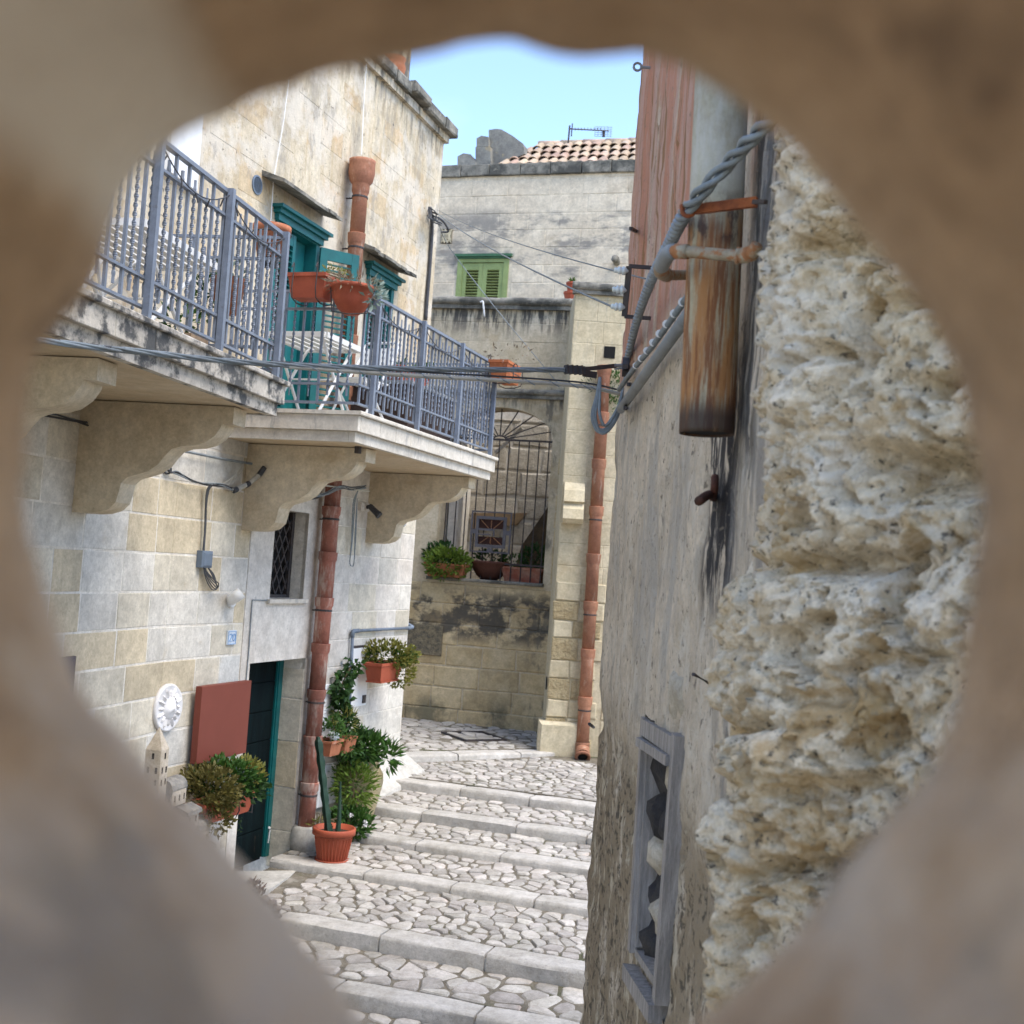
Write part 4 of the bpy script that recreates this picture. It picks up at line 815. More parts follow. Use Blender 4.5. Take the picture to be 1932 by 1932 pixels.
# ------------------------------------------------------------------ right house
RH = thing('rendered_house', 'grey and pink rendered house with peeling plaster on the right', 'house', RW.pt(-2, -1.5, -.3))
fbm = lambda p, o=5: mn.fractal(p, 1.0, 2.0, o)
WS0, WS1, WZ0, WZ1 = -2.44, -1.70, 1.69, 2.49        # window opening in the right wall
def relief(s, z):
    p = Vector((s * 3, 1.7, z * 1.3)); h = .012 * fbm(p) + .006 * fbm(p * 5 + Vector((3, 1, 2)))
    low = max(0, min(1, (2.35 + .12 * mn.noise(Vector((s * 4, 0, z * 3))) - z) / .12)); h -= .018 * low - low * .012 * fbm(Vector((s * 14, 3, z * 10)))
    fl = mn.noise(Vector((s * 9, 5, z * 2.2))); h -= .010 * max(0, min(1, (fl - .28) / .08))
    cr = abs(mn.noise(Vector((s * 5.0, 9, z * .9)))); h -= .02 * max(0, 1 - cr / .012) * (mn.noise(Vector((s, 2, z * 2))) > 0)
    return h
ss = [-i * .027 for i in range(0, 131)]; zs = [-.6 + i * .035 for i in range(0, 232)]
m = MB(); ns, nz = len(ss), len(zs)
for s in ss:
    for z in zs:
        ex = .05 * max(0, min(1, (2.3 - z) / .5)) * max(0, 1 + s / .25) + .015 * fbm(Vector((1, 2, z * 3)))
        m.v.append(RW.pt(s + (ex if s == 0 else 0), relief(s, z), z))
for i in range(ns - 1):
    for j in range(nz - 1):
        cs, cz_ = (ss[i] + ss[i + 1]) / 2, (zs[j] + zs[j + 1]) / 2
        if WS0 < cs < WS1 and WZ0 < cz_ < WZ1: continue
        m.f.append((i * nz + j, i * nz + j + 1, (i + 1) * nz + j + 1, (i + 1) * nz + j))
for j in range(nz - 1):                       # return face at the far corner
    k = len(m.v); a = m.v[j]; b = m.v[j + 1]; m.v += [a + Vector((3.5, .3, 0)), b + Vector((3.5, .3, 0))]; m.f.append((j, k, k + 1, j + 1))
put('wall', m, Mright, RH, True)
put('core', MB().box(RW, -4.4, -.1, -3.4, -.30, -.6, 7.4).box(RW, -3.8, -3.35, -.298, -.13, -.6, 7.3), Mright, RH)
# wooden frame set in the wall, stuffed with rubble
wf = thing('wooden_window_frame', 'weathered grey wooden frame in the right wall filled with rubble', 'window frame', RW.pt(-2.07, 0, WZ0))
def q4(a, b, wd, o0, o1, nm):
    a = Vector((a[0], 0, a[1])); b = Vector((b[0], 0, b[1])); t = (b - a).normalized(); n = Vector((-t.z, 0, t.x)) * wd
    put(nm, MB().prism(RW, [(p.x, p.z) for p in (a, b, b + n, a + n)], o0, o1), Mwood, wf)
TL, TR, BL, BR = RW.hit(1216, 1352), RW.hit(1287, 1390), RW.hit(1191, 1790), RW.hit(1249, 1898)
q4(TL, BL, -.06, -.06, .014, 'far_stile'); q4((TL[0] - .062, TL[1] - .03), (BL[0] - .062, BL[1] + .03), -.022, -.07, -.004, 'inner_stile')
q4(TR, BR, .055, -.06, .022, 'near_stile'); q4((TR[0] + .057, TR[1] - .03), (BR[0] + .057, BR[1] + .03), .02, -.07, -.002, 'inner_stile')
q4((TL[0] - .057, TL[1]), (TR[0] + .058, TR[1] - .01), .055, -.06, .02, 'head_rail'); q4((TL[0] - .06, TL[1] - .065), (TR[0] + .06, TR[1] - .065), .03, -.06, .034, 'drip_rail')
q4((BL[0] - .02, BL[1] - .045), (BR[0] + .058, BR[1] - .02), .05, -.07, .03, 'sill_rail'); q4((BL[0] - .06, BL[1] + .02), (BR[0] + .06, BR[1] + .03), .025, -.07, -.004, 'inner_rail')
def lump(c, rx, ry, rz, nm, mt, par, sd, n=10, rough=.35, fr=None):
    m = MB(); rows = n
    for i in range(rows + 1):
        for k in range(n + 4):
            th_ = pi * i / rows; ph = 2 * pi * k / (n + 4); d = Vector((sin(th_) * cos(ph), sin(th_) * sin(ph), cos(th_)))
            f = 1 + rough * mn.fractal(d * 1.6 + Vector((sd * 7.1, sd, 2)), 1, 2, 4); m.v.append(Vector(c) + Vector((d.x * rx, d.y * ry, d.z * rz)) * f)
    w_ = n + 4
    m.f = [(i * w_ + k, i * w_ + (k + 1) % w_, (i + 1) * w_ + (k + 1) % w_, (i + 1) * w_ + k) for i in range(rows) for k in range(w_)]
    return put(nm, m, mt, par, True)
put('recess_back', MB().box(RW, WS0 - .1, WS1 + .1, -.34, -.29, WZ0 - .1, WZ1 + .1), Mrubd, wf)
for i in range(18):
    z = WZ0 + .04 + (i // 3) * .14 + U(-.02, .02); s = WS0 + .14 + (i % 3) * .23 + U(-.03, .03)
    lump(RW.pt(s, -.10, z + .02), .075 * U(.9, 1.2), .14 * U(.9, 1.1), .085 * U(.8, 1.1), 'rubble_stone', Mrubd if i in (2, 5, 9, 10, 11, 14, 17, 16) else Mrub, wf, i + 3)
# lintel stone above the frame
ls, lz = RW.hit(1272, 1310); lump(RW.pt(ls, -.045, lz), .06, .17, .10, 'lintel_stone', Mrub, RH, 91, 12, .2)
# flue
fb, ft = atY(1333, 818, 2.92), atY(1366, 60, 2.92)
fl = thing('rusty_flue_pipe', 'wide rust-stained cement flue pipe ending open on the right wall', 'flue pipe', fb)
ax = (ft - fb).normalized(); Lf = (ft - fb).length
put('pipe', MB().lathe(fb, [(.058, .12), (.060, .0), (.0655, -.002), (.0665, .01), (.066, .3), (.0655, Lf)], 36, axis=ax), Mflue, fl, True)
put('pipe_inside', MB().lathe(fb, [(.0598, .004), (.0595, .11)], 36, axis=ax), Mblack, fl)
# rusty water pipe looping round the flue
wp = thing('rusty_water_pipe', 'thin rusty water pipe with elbows bent around the flue', 'pipe', atY(1300, 519, 3.2))
A_ = [atY(1428, 462, 2.60), atY(1418, 478, 2.62), atY(1400, 483, 2.68), atY(1298, 475, 2.74), atY(1272, 474, 2.76), atY(1260, 480, 2.79), atY(1248, 502, 2.90), atY(1248, 513, 2.97), atY(1258, 519, 3.06), atY(1305, 519, 3.2)]
put('pipe_run', MB().tube(spline(A_, 5), .0135, 12), Mpiper, wp, True)
for i, j, r_ in ((3, 4, .0175), (4, 6, .0185), (6, 8, .0185), (1, 2, .018)):
    put('pipe_joint', MB().tube(spline(A_[i:j + 1], 5) if j - i > 1 else [A_[i], A_[i].lerp(A_[j], .9)], r_, 12), Mpiper if i != 4 else Mconduit, wp, True)
put('collar', MB().tube([A_[2].lerp(A_[3], .04), A_[2].lerp(A_[3], .09)], .0195, 12), Mpiper, wp)
# bracket that carries the twisted cable
br = thing('cable_bracket', 'rusty orange iron arm with a hook holding the twisted cable', 'bracket', atY(1425, 383, 2.66))
put('arm', MB().bar(atY(1428, 381, 2.66), atY(1312, 395, 2.74), .012, .022), Mrust, br)
hc = atY(1299, 393, 2.75); put('hook', MB().tube(spline([atY(1312, 395, 2.74), atY(1306, 404, 2.745), atY(1296, 407, 2.75), atY(1288, 400, 2.755), atY(1287, 386, 2.755)], 5), .006, 8), Mrust, br, True)
put('bolt', MB().bar(atY(1422, 381, 2.65), atY(1445, 381, 2.60), .009), Miron, br)
CB = [atY(1470, 205, 2.36), atY(1443, 236, 2.45), atY(1370, 312, 2.62), atY(1300, 392, 2.75), atY(1262, 462, 3.3), atY(1226, 535, 4.1), atY(1200, 610, 4.9), atY(1181, 690, 5.75)]
tag(put('twisted_cable', rope(MB(), spline(CB, 10), .0112, .0076, 3, .19), Mcable, smooth=True), 'thick twisted grey power cable slung along the right wall', 'cable')
# conduits
c0_, c1_ = RW.at(1171, 772, .05), RW.at(1345, 528, .05); tag(put('grey_conduit', MB().tube([c0_, c1_], .020, 14), Mconduit, smooth=True), 'straight grey conduit running level along the right wall', 'conduit')
k0, k1 = RW.at(1168, 735, .06), RW.at(1345, 492, .06); dd = k0.lerp(k1, .1)
cc_ = thing('tied_cable', 'thin grey cable with white ties just above the grey conduit', 'cable', k0); put('cable', MB().tube([k0, RW.at(1200, 690, .055), RW.at(1230, 655, .05), k1], .011, 8), Mcable, cc_, True)
for i in range(10):
    p = RW.at(1200, 690, .055).lerp(k1, i / 10); put('cable_tie', MB().lathe(p, [(.0125, 0), (.014, .001), (.014, .005), (.0125, .006)], 10, axis=(k1 - k0)), Mwhite, cc_)
for px, py in ((1186, 755), (1180, 800)): put('wall_clip', MB().bar(RW.at(px, py - 30, -.01), RW.at(px, py - 30, .06), .016), Miron, cc_)
# insulator rack
ir = thing('insulator_rack', 'black iron rack with three white insulators on the right house corner', 'insulator rack', RW.at(1180, 598, .13))
ro = .10; t0, t1 = RW.at(1187, 502, ro), RW.at(1178, 597, ro)
put('rack_bar', MB().bar(t0, t1, .022, .012).bar(t0, t0 - RW.n * .13, .014).bar(t1, t1 - RW.n * .13, .014), Miron, ir)
INS = []
for k, (px, py) in enumerate(((1168, 511), (1163, 547), (1164, 577))):
    c = t0.lerp(t1, (.1, .48, .82)[k]) ; e = c + RW.n * .055; INS.append(e)
    put('insulator', MB().lathe(c, [(a_ * .62, b_ * .8) for a_, b_ in ((.010, 0), (.018, .012), (.028, .02), (.03, .03), (.019, .036), (.026, .042), (.027, .052), (.016, .058), (.020, .066), (.014, .075))], 14, axis=RW.n), Mporc, ir, True)
# hooks and nails in the right wall
p = RW.at(1228, 128, .0); q = RW.at(1219, 119, .05); tag(put('eye_hook', MB().tube([p, p + RW.n * .05], .007, 6).tube([p + RW.n * .062 + Vector((cos(i * .55) * .018, 0, sin(i * .55) * .018)) for i in range(13)], .006, 6), Mconduit), 'grey eye hook near the top corner of the right house', 'hook')
tag(put('iron_peg', MB().bar(RW.at(1320, 128, -.01), RW.at(1318, 130, .06), .012), Miron), 'small iron peg beside the top of the flue', 'peg')
tag(put('iron_rod', MB().bar(RW.at(1201, 437, -.01), RW.at(1190, 431, .08), .014), Miron), 'short black rod sticking out of the pink render', 'rod')
e0 = RW.at(1349, 902, .03); tag(put('rusty_pipe_stub', MB().tube(spline([RW.at(1349, 900, .03), RW.at(1348, 922, .035), RW.at(1345, 940, .02)], 4), .010, 8).tube(spline([RW.at(1346, 938, .0), RW.at(1336, 934, .05), RW.at(1318, 946, .085)], 4), .012, 8), mat('dark_rust', (.12, .04, .025), (.06, .03, .02), 20), smooth=True), 'small dark rusty pipe stub in the soot stain below the flue', 'pipe stub')
tag(put('bent_nail', MB().tube([RW.at(1308, 1272, .06), RW.at(1340, 1290, .0), RW.at(1352, 1286, .03)], .005, 6), Miron), 'bent iron nails above the wooden window frame', 'nail')
tag(put('wall_peg', MB().tube([RW.at(1120, 1372, .0), RW.at(1112, 1366, .07)], .008, 6), Miron), 'dark iron peg low on the far corner of the right house', 'peg')
# ------------------------------------------------------------------ conglomerate pier
RA, RB_, RC = Vector((.565, 2.74, 0)), Vector((.452, 2.2, 0)), Vector((.80, 1.55, 0))
LED = [(1700, 850, 150, 40, .07), (1760, 880, 120, 60, .08), (1500, 1062, 110, 26, .06), (1600, 1050, 110, 30, .06), (1450, 1375, 90, 22, .06), (1540, 660, 100, 18, .05), (1500, 1640, 90, 22, .05), (1700, 560, 60, 14, .04), (1420, 1480, 60, 30, .05), (1560, 1300, 70, 24, .04), (1700, 1250, 90, 26, .05), (1640, 1480, 100, 30, .06)]
BUL = [(1760, 640, 90, 90, .05), (1500, 560, 90, 120, .03), (1750, 770, 110, 60, .06), (1700, 980, 120, 70, .06), (1560, 1000, 90, 60, .05), (1640, 1180, 160, 90, .06), (1450, 1150, 70, 70, .05), (1450, 1300, 80, 60, .05), (1600, 1440, 150, 70, .06), (1480, 1560, 90, 70, .05), (1560, 760, 120, 60, .04)]
def proj(p):
    v = CM.transposed() @ (p - CAM); return 966 + FPX * v.x / -v.z, 966 - FPX * v.y / -v.z
la, lb = (RB_ - RA).length, (RC - RB_).length; nu, nv = 210, 460; z0, z1 = 1.75, 4.35
m = MB()
tn = (RC - RB_).normalized(); nb_ = Vector((-tn.y, tn.x, 0)); nb_ = nb_ if nb_.dot(Vector((-1, -1, 0))) > 0 else -nb_
ta_ = (RB_ - RA).normalized(); na = Vector((ta_.y, -ta_.x, 0)); na = na if na.x < 0 else -na
for i in range(nu + 1):
    u = i / nu * (la + lb)
    if u < la: b0 = RA.lerp(RB_, u / la); t = max(0, (u / la - .6) / .4) * .5
    else: b0 = RB_.lerp(RC, (u - la) / lb); t = .5 + .5 * min(1, (u - la) / lb / .25)
    nn = (na * (1 - t) + nb_ * t).normalized()
    for j in range(nv + 1):
        z = z0 + (z1 - z0) * j / nv; p = b0 + Vector((0, 0, z)); px, py = proj(p)
        q3 = Vector((u, .37, z)); wv = Vector((mn.noise(q3 * 9), 0, mn.noise(q3 * 9 + Vector((5, 5, 5))))) * .035; q3 = q3 + wv
        h = .05 * mn.fractal(Vector((q3.x * 5, .3, q3.z * 3.2)), 1, 2, 3) + .030 * mn.turbulence(Vector((q3.x * 9, .3, q3.z * 6.5)), 2, True) + .024 * mn.turbulence(q3 * 19 + Vector((1, 2, 3)), 3, True) + .014 * mn.turbulence(q3 * 46, 4, True) - .042
        h -= .05 * max(0, min(1, (mn.noise(q3 * 10 + Vector((8, 1, 4))) - .30) / .06)) + .026 * max(0, min(1, (mn.noise(q3 * 27 + Vector((2, 7, 4))) - .26) / .05)) + .014 * max(0, min(1, (mn.noise(q3 * 62) - .25) / .05))
        wz = 26 * mn.noise(Vector((u * 14, 0, z * 3)))
        for x, y, rx, ry, dp_ in LED:
            a = abs(px - x) / rx
            if a < 1:
                dy = (py - y + wz) / ry; h -= dp_ * (1 - a * a) * max(0, 1 - abs(dy - .25) ** 1.6) if -1 < dy < 1.4 else 0
        for x, y, rx, ry, dp_ in BUL:
            a = ((px - x) / rx) ** 2 + ((py - y + wz) / ry) ** 2
            if a < 1: h += dp_ * math.sqrt(1 - a) * .45
        edge = min(1, i / 8)
        m.v.append(p + nn * (h * edge) + Vector((-.045 * max(0, min(1, (3.06 - z) / .12)), 0, 0)))
k = nv + 1
m.f = [(i * k + j, i * k + j + 1, (i + 1) * k + j + 1, (i + 1) * k + j) for i in range(nu) for j in range(nv)]
rk = thing('rock_pier', 'rough pitted conglomerate rock pier at the near end of the right wall', 'rock wall', (.75, 2.0, -.3))
put('rock_face', m, Mrock, rk, True)
put('rock_core', MB().add([Vector((.72, 2.6, -.6)), Vector((.66, 2.2, -.6)), Vector((.98, 1.6, -.6)), Vector((2.6, 1.6, -.6)), Vector((2.6, 2.6, -.6))] + [Vector((.72, 2.6, 5.5)), Vector((.66, 2.2, 5.5)), Vector((.98, 1.6, 5.5)), Vector((2.6, 1.6, 5.5)), Vector((2.6, 2.6, 5.5))], [(4, 3, 2, 1, 0), (5, 6, 7, 8, 9)] + [(i, (i + 1) % 5, 5 + (i + 1) % 5, 5 + i) for i in range(5)]), Mrock, rk)
# ------------------------------------------------------------------ pierced stone parapet the view passes through
OUT = [(975, 50), (1100, 70), (1225, 60), (1330, 112), (1420, 178), (1490, 230), (1570, 330), (1660, 430), (1745, 530), (1805, 620), (1848, 720), (1864, 820), (1872, 1000), (1868, 1150), (1842, 1300), (1785, 1420), (1690, 1545), (1580, 1690), (1480, 1800), (1390, 1900), (1250, 2020), (1050, 2090), (850, 2060), (690, 1970), (600, 1850), (520, 1745), (450, 1660), (370, 1570), (285, 1505), (215, 1420), (150, 1330), (100, 1240), (60, 1120), (25, 1000), (18, 850), (42, 690), (95, 600), (138, 520), (170, 430), (215, 335), (295, 245), (400, 190), (500, 150), (620, 115), (720, 90), (790, 78), (880, 62)]
YR = .30; rim = [atY(x, y, YR) for x, y in OUT]; rim = spline(rim + [rim[0]], 6)[:-1]; n = len(rim); cen = sum(rim, Vector()) / n
m = MB(); rows = [(.02, 3.2, .0), (.02, 1.75, .0), (.025, 1.35, .004), (.05, 1.16, .006), (.09, 1.09, .007), (.13, 1.06, .007), (.17, 1.04, .006), (.21, 1.03, .005), (.25, 1.015, .004), (.285, 1.0, .002), (.30, 1.0, .0008), (.315, 1.015, .002), (.32, 1.1, .003), (.322, 1.6, .0), (.322, 3.2, .0)]
for y, kf, am in rows:
    for p in rim:
        r_ = p - cen; q = cen + r_ * kf; q.y = y + am * mn.noise(p * 30); nz_ = mn.fractal(Vector((q.x * 26, y * 26, q.z * 26)), 1, 2, 4); m.v.append(q + Vector((r_.x, 0, r_.z)).normalized() * nz_ * am * 1.6)
m.f = [(i * n + k, i * n + (k + 1) % n, (i + 1) * n + (k + 1) % n, (i + 1) * n + k) for i in range(len(rows) - 1) for k in range(n)] + [(k, (len(rows) - 1) * n + k, (len(rows) - 1) * n + (k + 1) % n, (k + 1) % n) for k in range(n)]
pp_ = thing('pierced_parapet', 'blurred brown stone parapet with a rough round hole framing the view', 'parapet', (0, .17, -.6))
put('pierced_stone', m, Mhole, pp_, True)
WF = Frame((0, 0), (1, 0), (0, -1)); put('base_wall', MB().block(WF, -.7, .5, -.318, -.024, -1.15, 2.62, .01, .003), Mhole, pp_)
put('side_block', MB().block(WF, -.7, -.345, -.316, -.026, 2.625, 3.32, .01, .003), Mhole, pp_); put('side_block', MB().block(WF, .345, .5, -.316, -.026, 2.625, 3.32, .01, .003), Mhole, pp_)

# ------------------------------------------------------------------ downpipes of the left house
hp = L2.at(681, 346, .15); lo_ = L2.pt(L2.hit(681, 346, .15)[0], .15, 4.14)
downpipe('terracotta downpipe with a round hopper on the upper wall between the balcony doors', hp, lo_, .078, .55, Mterra, straps=1, hop=True, nrm=L2.n)
s_ = L2.hit(605, 1200, .13)[0]; downpipe('mottled red clay downpipe beside the street door below the balcony', L2.pt(s_ + .03, .13, 3.9), L2.pt(s_, .13, .30), .082, .45, Mterral, straps=2, nrm=L2.n)
tag(put('pipe_footing', MB().lathe(L2.pt(s_, .13, .09), [(.14, 0), (.15, .12), (.13, .22), (.10, .24)], 14), Mcement, smooth=True), 'round cement footing under the mottled downpipe', 'footing')
# ------------------------------------------------------------------ fittings on the left wall
def wallbox(fr, px0, py0, px1, py1, o0, o1, b=.006):
    a, z1_ = fr.hit(px0, py0, o1); c, z0_ = fr.hit(px1, py1, o1); return MB().block(fr, min(a, c), max(a, c), o0, o1, min(z0_, z1_), max(z0_, z1_), b, .0005)
tag(put('red_brown_board', wallbox(L2, 382, 1296, 464, 1420, .05, .11, .002), Mboard), 'square red-brown panel hung beside the street door', 'panel')
tag(put('panel_bracket', wallbox(L2, 390, 1330, 450, 1390, .006, .049), Miron), 'dark bracket behind the red-brown panel', 'bracket')
bb = thing('doorbell', 'small white doorbell box with a grey plate below the panel', 'doorbell', L2.at(441, 1458, .02)); put('case', wallbox(L2, 434, 1437, 449, 1459, .005, .04, .008), Mwhite, bb); put('plate', wallbox(L2, 441, 1441, 448, 1453, .041, .044, .001), Mgrey, bb)
nt_ = thing('house_number_tile', 'pale blue house number tile on the plaster above the panel', 'sign', L2.at(437, 1215, .02)); put('tile', wallbox(L2, 431, 1190, 445, 1216, .006, .022, .002), Mtilew, nt_)
a, z1_ = L2.hit(431, 1190, .024); c, z0_ = L2.hit(445, 1216, .024); m = MB(); wx, hz_ = c - a, z1_ - z0_; at_ = lambda u, v: L2.pt(a + wx * u, .0245, z0_ + hz_ * v)
for q in (((.07, .06), (.93, .06)), ((.93, .06), (.93, .94)), ((.93, .94), (.07, .94)), ((.07, .94), (.07, .06))): m.bar(at_(*q[0]), at_(*q[1]), .005)
put('border', m, Mblue, nt_)
m = MB()
for st in ([(.2, .68), (.26, .76), (.38, .78), (.47, .70), (.44, .58), (.2, .26), (.5, .26)], [(.58, .4), (.66, .26), (.78, .28), (.83, .52), (.78, .74), (.66, .76), (.58, .62), (.58, .4)]):
    for p, q in zip(st, st[1:]): m.bar(at_(*p), at_(*q), .011, .004)
put('numeral', m, Mblue, nt_)
tag(put('flue_elbow', MB().tube(spline([L2.at(436, 1131, .0), L2.at(440, 1129, .08), L2.at(448, 1124, .14), L2.at(456, 1118, .17)], 5), .05, 14, False).lathe(L2.at(434, 1132, .0), [(.065, 0), (.065, .03), (.05, .03)], 14, axis=L2.n), Mwhite, smooth=True), 'white exhaust elbow poking from the wall near the lattice window', 'exhaust')
tag(put('bell_wire', MB().tube([L2.at(512, 1133, .018), L2.at(476, 1132, .018), L2.at(474, 1160, .018), L2.at(470, 1220, .018), L2.at(464, 1288, .018)], .006, 5), Mcable), 'thin grey wire running down the plaster beside the street door', 'wire')
# sun-face plaque
pc = L2.hit(315, 1335, .0) if L2.hit(315, 1335)[0] > BEND else None
FRP = L1 if pc is None else L2; ps_, pz_ = FRP.hit(315, 1335, .02)
pq = thing('sun_face_plaque', 'round white plaster plaque of a smiling sun face on the wall', 'plaque', FRP.pt(ps_, .0, pz_ - .19))
RAD = .19
put('disc', MB().lathe(FRP.pt(ps_, .004, pz_), [(RAD, 0), (RAD, .03), (RAD * .95, .042), (RAD * .9, .038), (RAD * .4, .036)], 36, axis=FRP.n), Mplq, pq, True)
for k in range(16):
    h = 2 * pi * k / 16; r1 = RAD * (.92 if k % 2 else .8); c = FRP.pt(ps_, .04, pz_); u = FRP.d * cos(h) + Vector((0, 0, sin(h))); w_ = FRP.d * -sin(h) + Vector((0, 0, cos(h)))
    put('sun_ray', MB().add([c + u * RAD * .5 - w_ * .022, c + u * RAD * .5 + w_ * .022, c + u * r1 * .85 + w_ * .018, c + u * r1, c + u * r1 * .85 - w_ * .018, c + u * RAD * .5 + FRP.n * .022, c + u * r1 * .85 + FRP.n * .02], [(0, 5, 6, 4), (5, 1, 2, 6), (4, 6, 3), (6, 2, 3), (0, 1, 5)]), Mplq, pq)
m = MB(); c = FRP.pt(ps_, .03, pz_); n_ = 14; rows_ = 7
for i in range(rows_ + 1):
    for k in range(20):
        t = i / rows_ * pi / 2; h = 2 * pi * k / 20; r_ = RAD * .5 * cos(t); u = cos(h) * r_ ; v_ = sin(h) * r_ * 1.1; o = .045 * sin(t)
        o += .022 * math.exp(-((u / .014) ** 2 + ((v_ + .005) / .03) ** 2)); o += .012 * (math.exp(-(((abs(u) - .04) / .02) ** 2 + ((v_ + .018) / .02) ** 2))); o -= .010 * math.exp(-(((abs(u) - .035) / .016) ** 2 + ((v_ - .025) / .01) ** 2)); o -= .010 * math.exp(-((u / .026) ** 2 + ((v_ + .045) / .006) ** 2))
        m.v.append(c + FRP.d * u + Vector((0, 0, v_)) + FRP.n * o)
m.f = [(i * 20 + k, i * 20 + (k + 1) % 20, (i + 1) * 20 + (k + 1) % 20, (i + 1) * 20 + k) for i in range(rows_) for k in range(20)]
put('face', m, Mplq, pq, True)
# carved miniature town on the wall foot
def mini(nm, label, px, py, wd, dp_, ht, roof, fr=L1, o=.25, wins=((2, 2),), mt=Mmini, rt=Mminid):
    s_, z_ = fr.hit(px, py, o); t = thing(nm, label, 'carving', fr.pt(s_, o, z_), 'carved miniature town against the left house')
    h = wd / 2; b = put('walls', MB().block(fr, s_ - h, s_ + h, o - dp_, o, z_, z_ + ht, .006, .002), mt, t)
    f2 = Frame(fr.pt(s_ - h, 0, 0)[:2], fr.n[:2], (-fr.d.x, -fr.d.y))
    if roof == 'cone': put('roof', MB().add([fr.pt(s_ - h, o - dp_, z_ + ht), fr.pt(s_ + h, o - dp_, z_ + ht), fr.pt(s_ + h, o, z_ + ht), fr.pt(s_ - h, o, z_ + ht), fr.pt(s_, o - dp_ / 2, z_ + ht + wd * 1.3)], [(0, 1, 4), (1, 2, 4), (2, 3, 4), (3, 0, 4)]), mt, t)
    elif roof == 'gable': put('roof', MB().prism(f2, [(o - dp_ - .02, z_ + ht - .01), (o + .02, z_ + ht - .01), (o + .015, z_ + ht + .02), (o - dp_ / 2, z_ + ht + dp_ * .35), (o - dp_ - .015, z_ + ht + .02)], -wd - .015, .015), rt, t)
    else: put('roof', MB().tube([fr.pt(s_ - h - .01, o - dp_ / 2, z_ + ht), fr.pt(s_ + h + .01, o - dp_ / 2, z_ + ht)], dp_ / 2 * 1.04, 14), rt, t)
    for zf, cnt in wins:
        for k in range(cnt):
            a = s_ - h + wd * (k + .5) / cnt; put('window', MB().box(fr, a - .009, a + .009, o - .002, o + .003, z_ + ht * zf, z_ + ht * zf + .045), Mblack, t)
            a = o - dp_ + dp_ * (k + .5) / cnt; put('window', MB().box(f2, a - .009, a + .009, -.002, .003, z_ + ht * zf, z_ + ht * zf + .045), Mblack, t)
    return t
mini('carved_bell_tower', 'tall carved stone miniature bell tower with a pointed roof below the sun plaque', 303, 1530, .13, .13, .46, 'cone', wins=((.42, 2), (.62, 2), (.85, 1)))
mini('carved_church', 'carved miniature stone church with a grey barrel roof beside the bell tower', 337, 1520, .24, .16, .13, 'barrel', o=.30, wins=((.3, 3),))
mini('carved_house', 'carved miniature stone house just below the miniature church', 362, 1565, .22, .16, .13, 'gable', o=.36, wins=((.4, 2),))
mini('carved_house', 'carved miniature house with a rounded brown roof above the lower miniature row', 383, 1600, .20, .15, .14, 'barrel', o=.38, wins=((.4, 2),))
mini('carved_house', 'carved miniature tall house at the foot of the miniature town', 390, 1650, .18, .14, .20, 'gable', o=.42, wins=((.5, 2),))
mini('carved_house', 'lowest carved miniature house beside the twisted root', 412, 1700, .18, .14, .20, 'gable', o=.50, wins=((.5, 2),))
tag(put('dark_hatch', wallbox(L1, 96, 1243, 137, 1330, .006, .03), mat('dark_blue_panel', (.03, .035, .07), None, 4)), 'dark blue panel at the far left of the lower wall', 'panel')
rt = thing('twisted_root', 'gnarled grey driftwood root with a dark tuft beside the door slab', 'driftwood', atZ(490, 1725, -.1))
put('root', MB().tube(spline([atY(440, 1690, 9.3), atY(468, 1700, 9.2), atY(500, 1700, 9.1), atY(519, 1712, 9.1), atY(520, 1728, 9.1), atY(505, 1738, 9.1), atY(493, 1730, 9.15)], 6), [.035 + .012 * sin(i * 1.7) for i in range(37)], 8), mat('driftwood', (.24, .20, .17), (.13, .10, .085), 25, bump=.8, bscale=60, stretch=(1, 1, 1)), rt, True)
put('root_stem', MB().tube(spline([atY(500, 1700, 9.1), atY(480, 1712, 9.15), atY(470, 1740, 9.2)], 5), .03, 7), Mstem, rt, True)
m = MB()
for _ in range(90): m.leaf(atY(U(455, 495), U(1668, 1695), 9.15), (U(-1, 1), U(-1, .5), U(0, 1.5)), U(.05, .1), .02)
put('dry_tuft', m, mat('dry_maroon_leaf', (.10, .05, .045), (.16, .10, .07), 20, bump=0), rt)
# right part of the lower wall
mb_ = thing('meter_cabinet', 'flush white meter cabinet door on the wall behind the vine', 'cabinet', L2.at(672, 1335, .01)); put('door', wallbox(L2, 664, 1224, 690, 1330, .004, .016, .002), Mwhite, mb_); put('catch', wallbox(L2, 686, 1312, 690, 1326, .017, .03, .001), Miron, mb_)
put('hinge_gap', wallbox(L2, 664, 1219, 690, 1222, .004, .014, .0005), Miron, mb_)
lv = thing('louvred_vent_box', 'narrow white louvred vent box beside the mottled downpipe', 'vent box', L2.at(612, 1375, .02)); put('case', wallbox(L2, 603, 1294, 618, 1376, .004, .03, .006), Mwhite, lv)
for k in range(9): put('louvre', wallbox(L2, 606, 1308 + k * 7, 616, 1311 + k * 7, .031, .037, .001), Mwhite, lv)
lb_ = thing('lower_meter_box', 'white meter box low on the wall behind the cactus pot', 'cabinet', L2.at(620, 1510, .02)); put('case', wallbox(L2, 604, 1447, 636, 1512, .004, .05, .004), Mwhite, lb_); put('cover', wallbox(L2, 608, 1452, 626, 1480, .051, .058, .003), Mplq, lb_); put('dark_box', wallbox(L2, 637, 1443, 649, 1470, .004, .06, .004), mat('brown_box', (.08, .06, .045)), lb_)
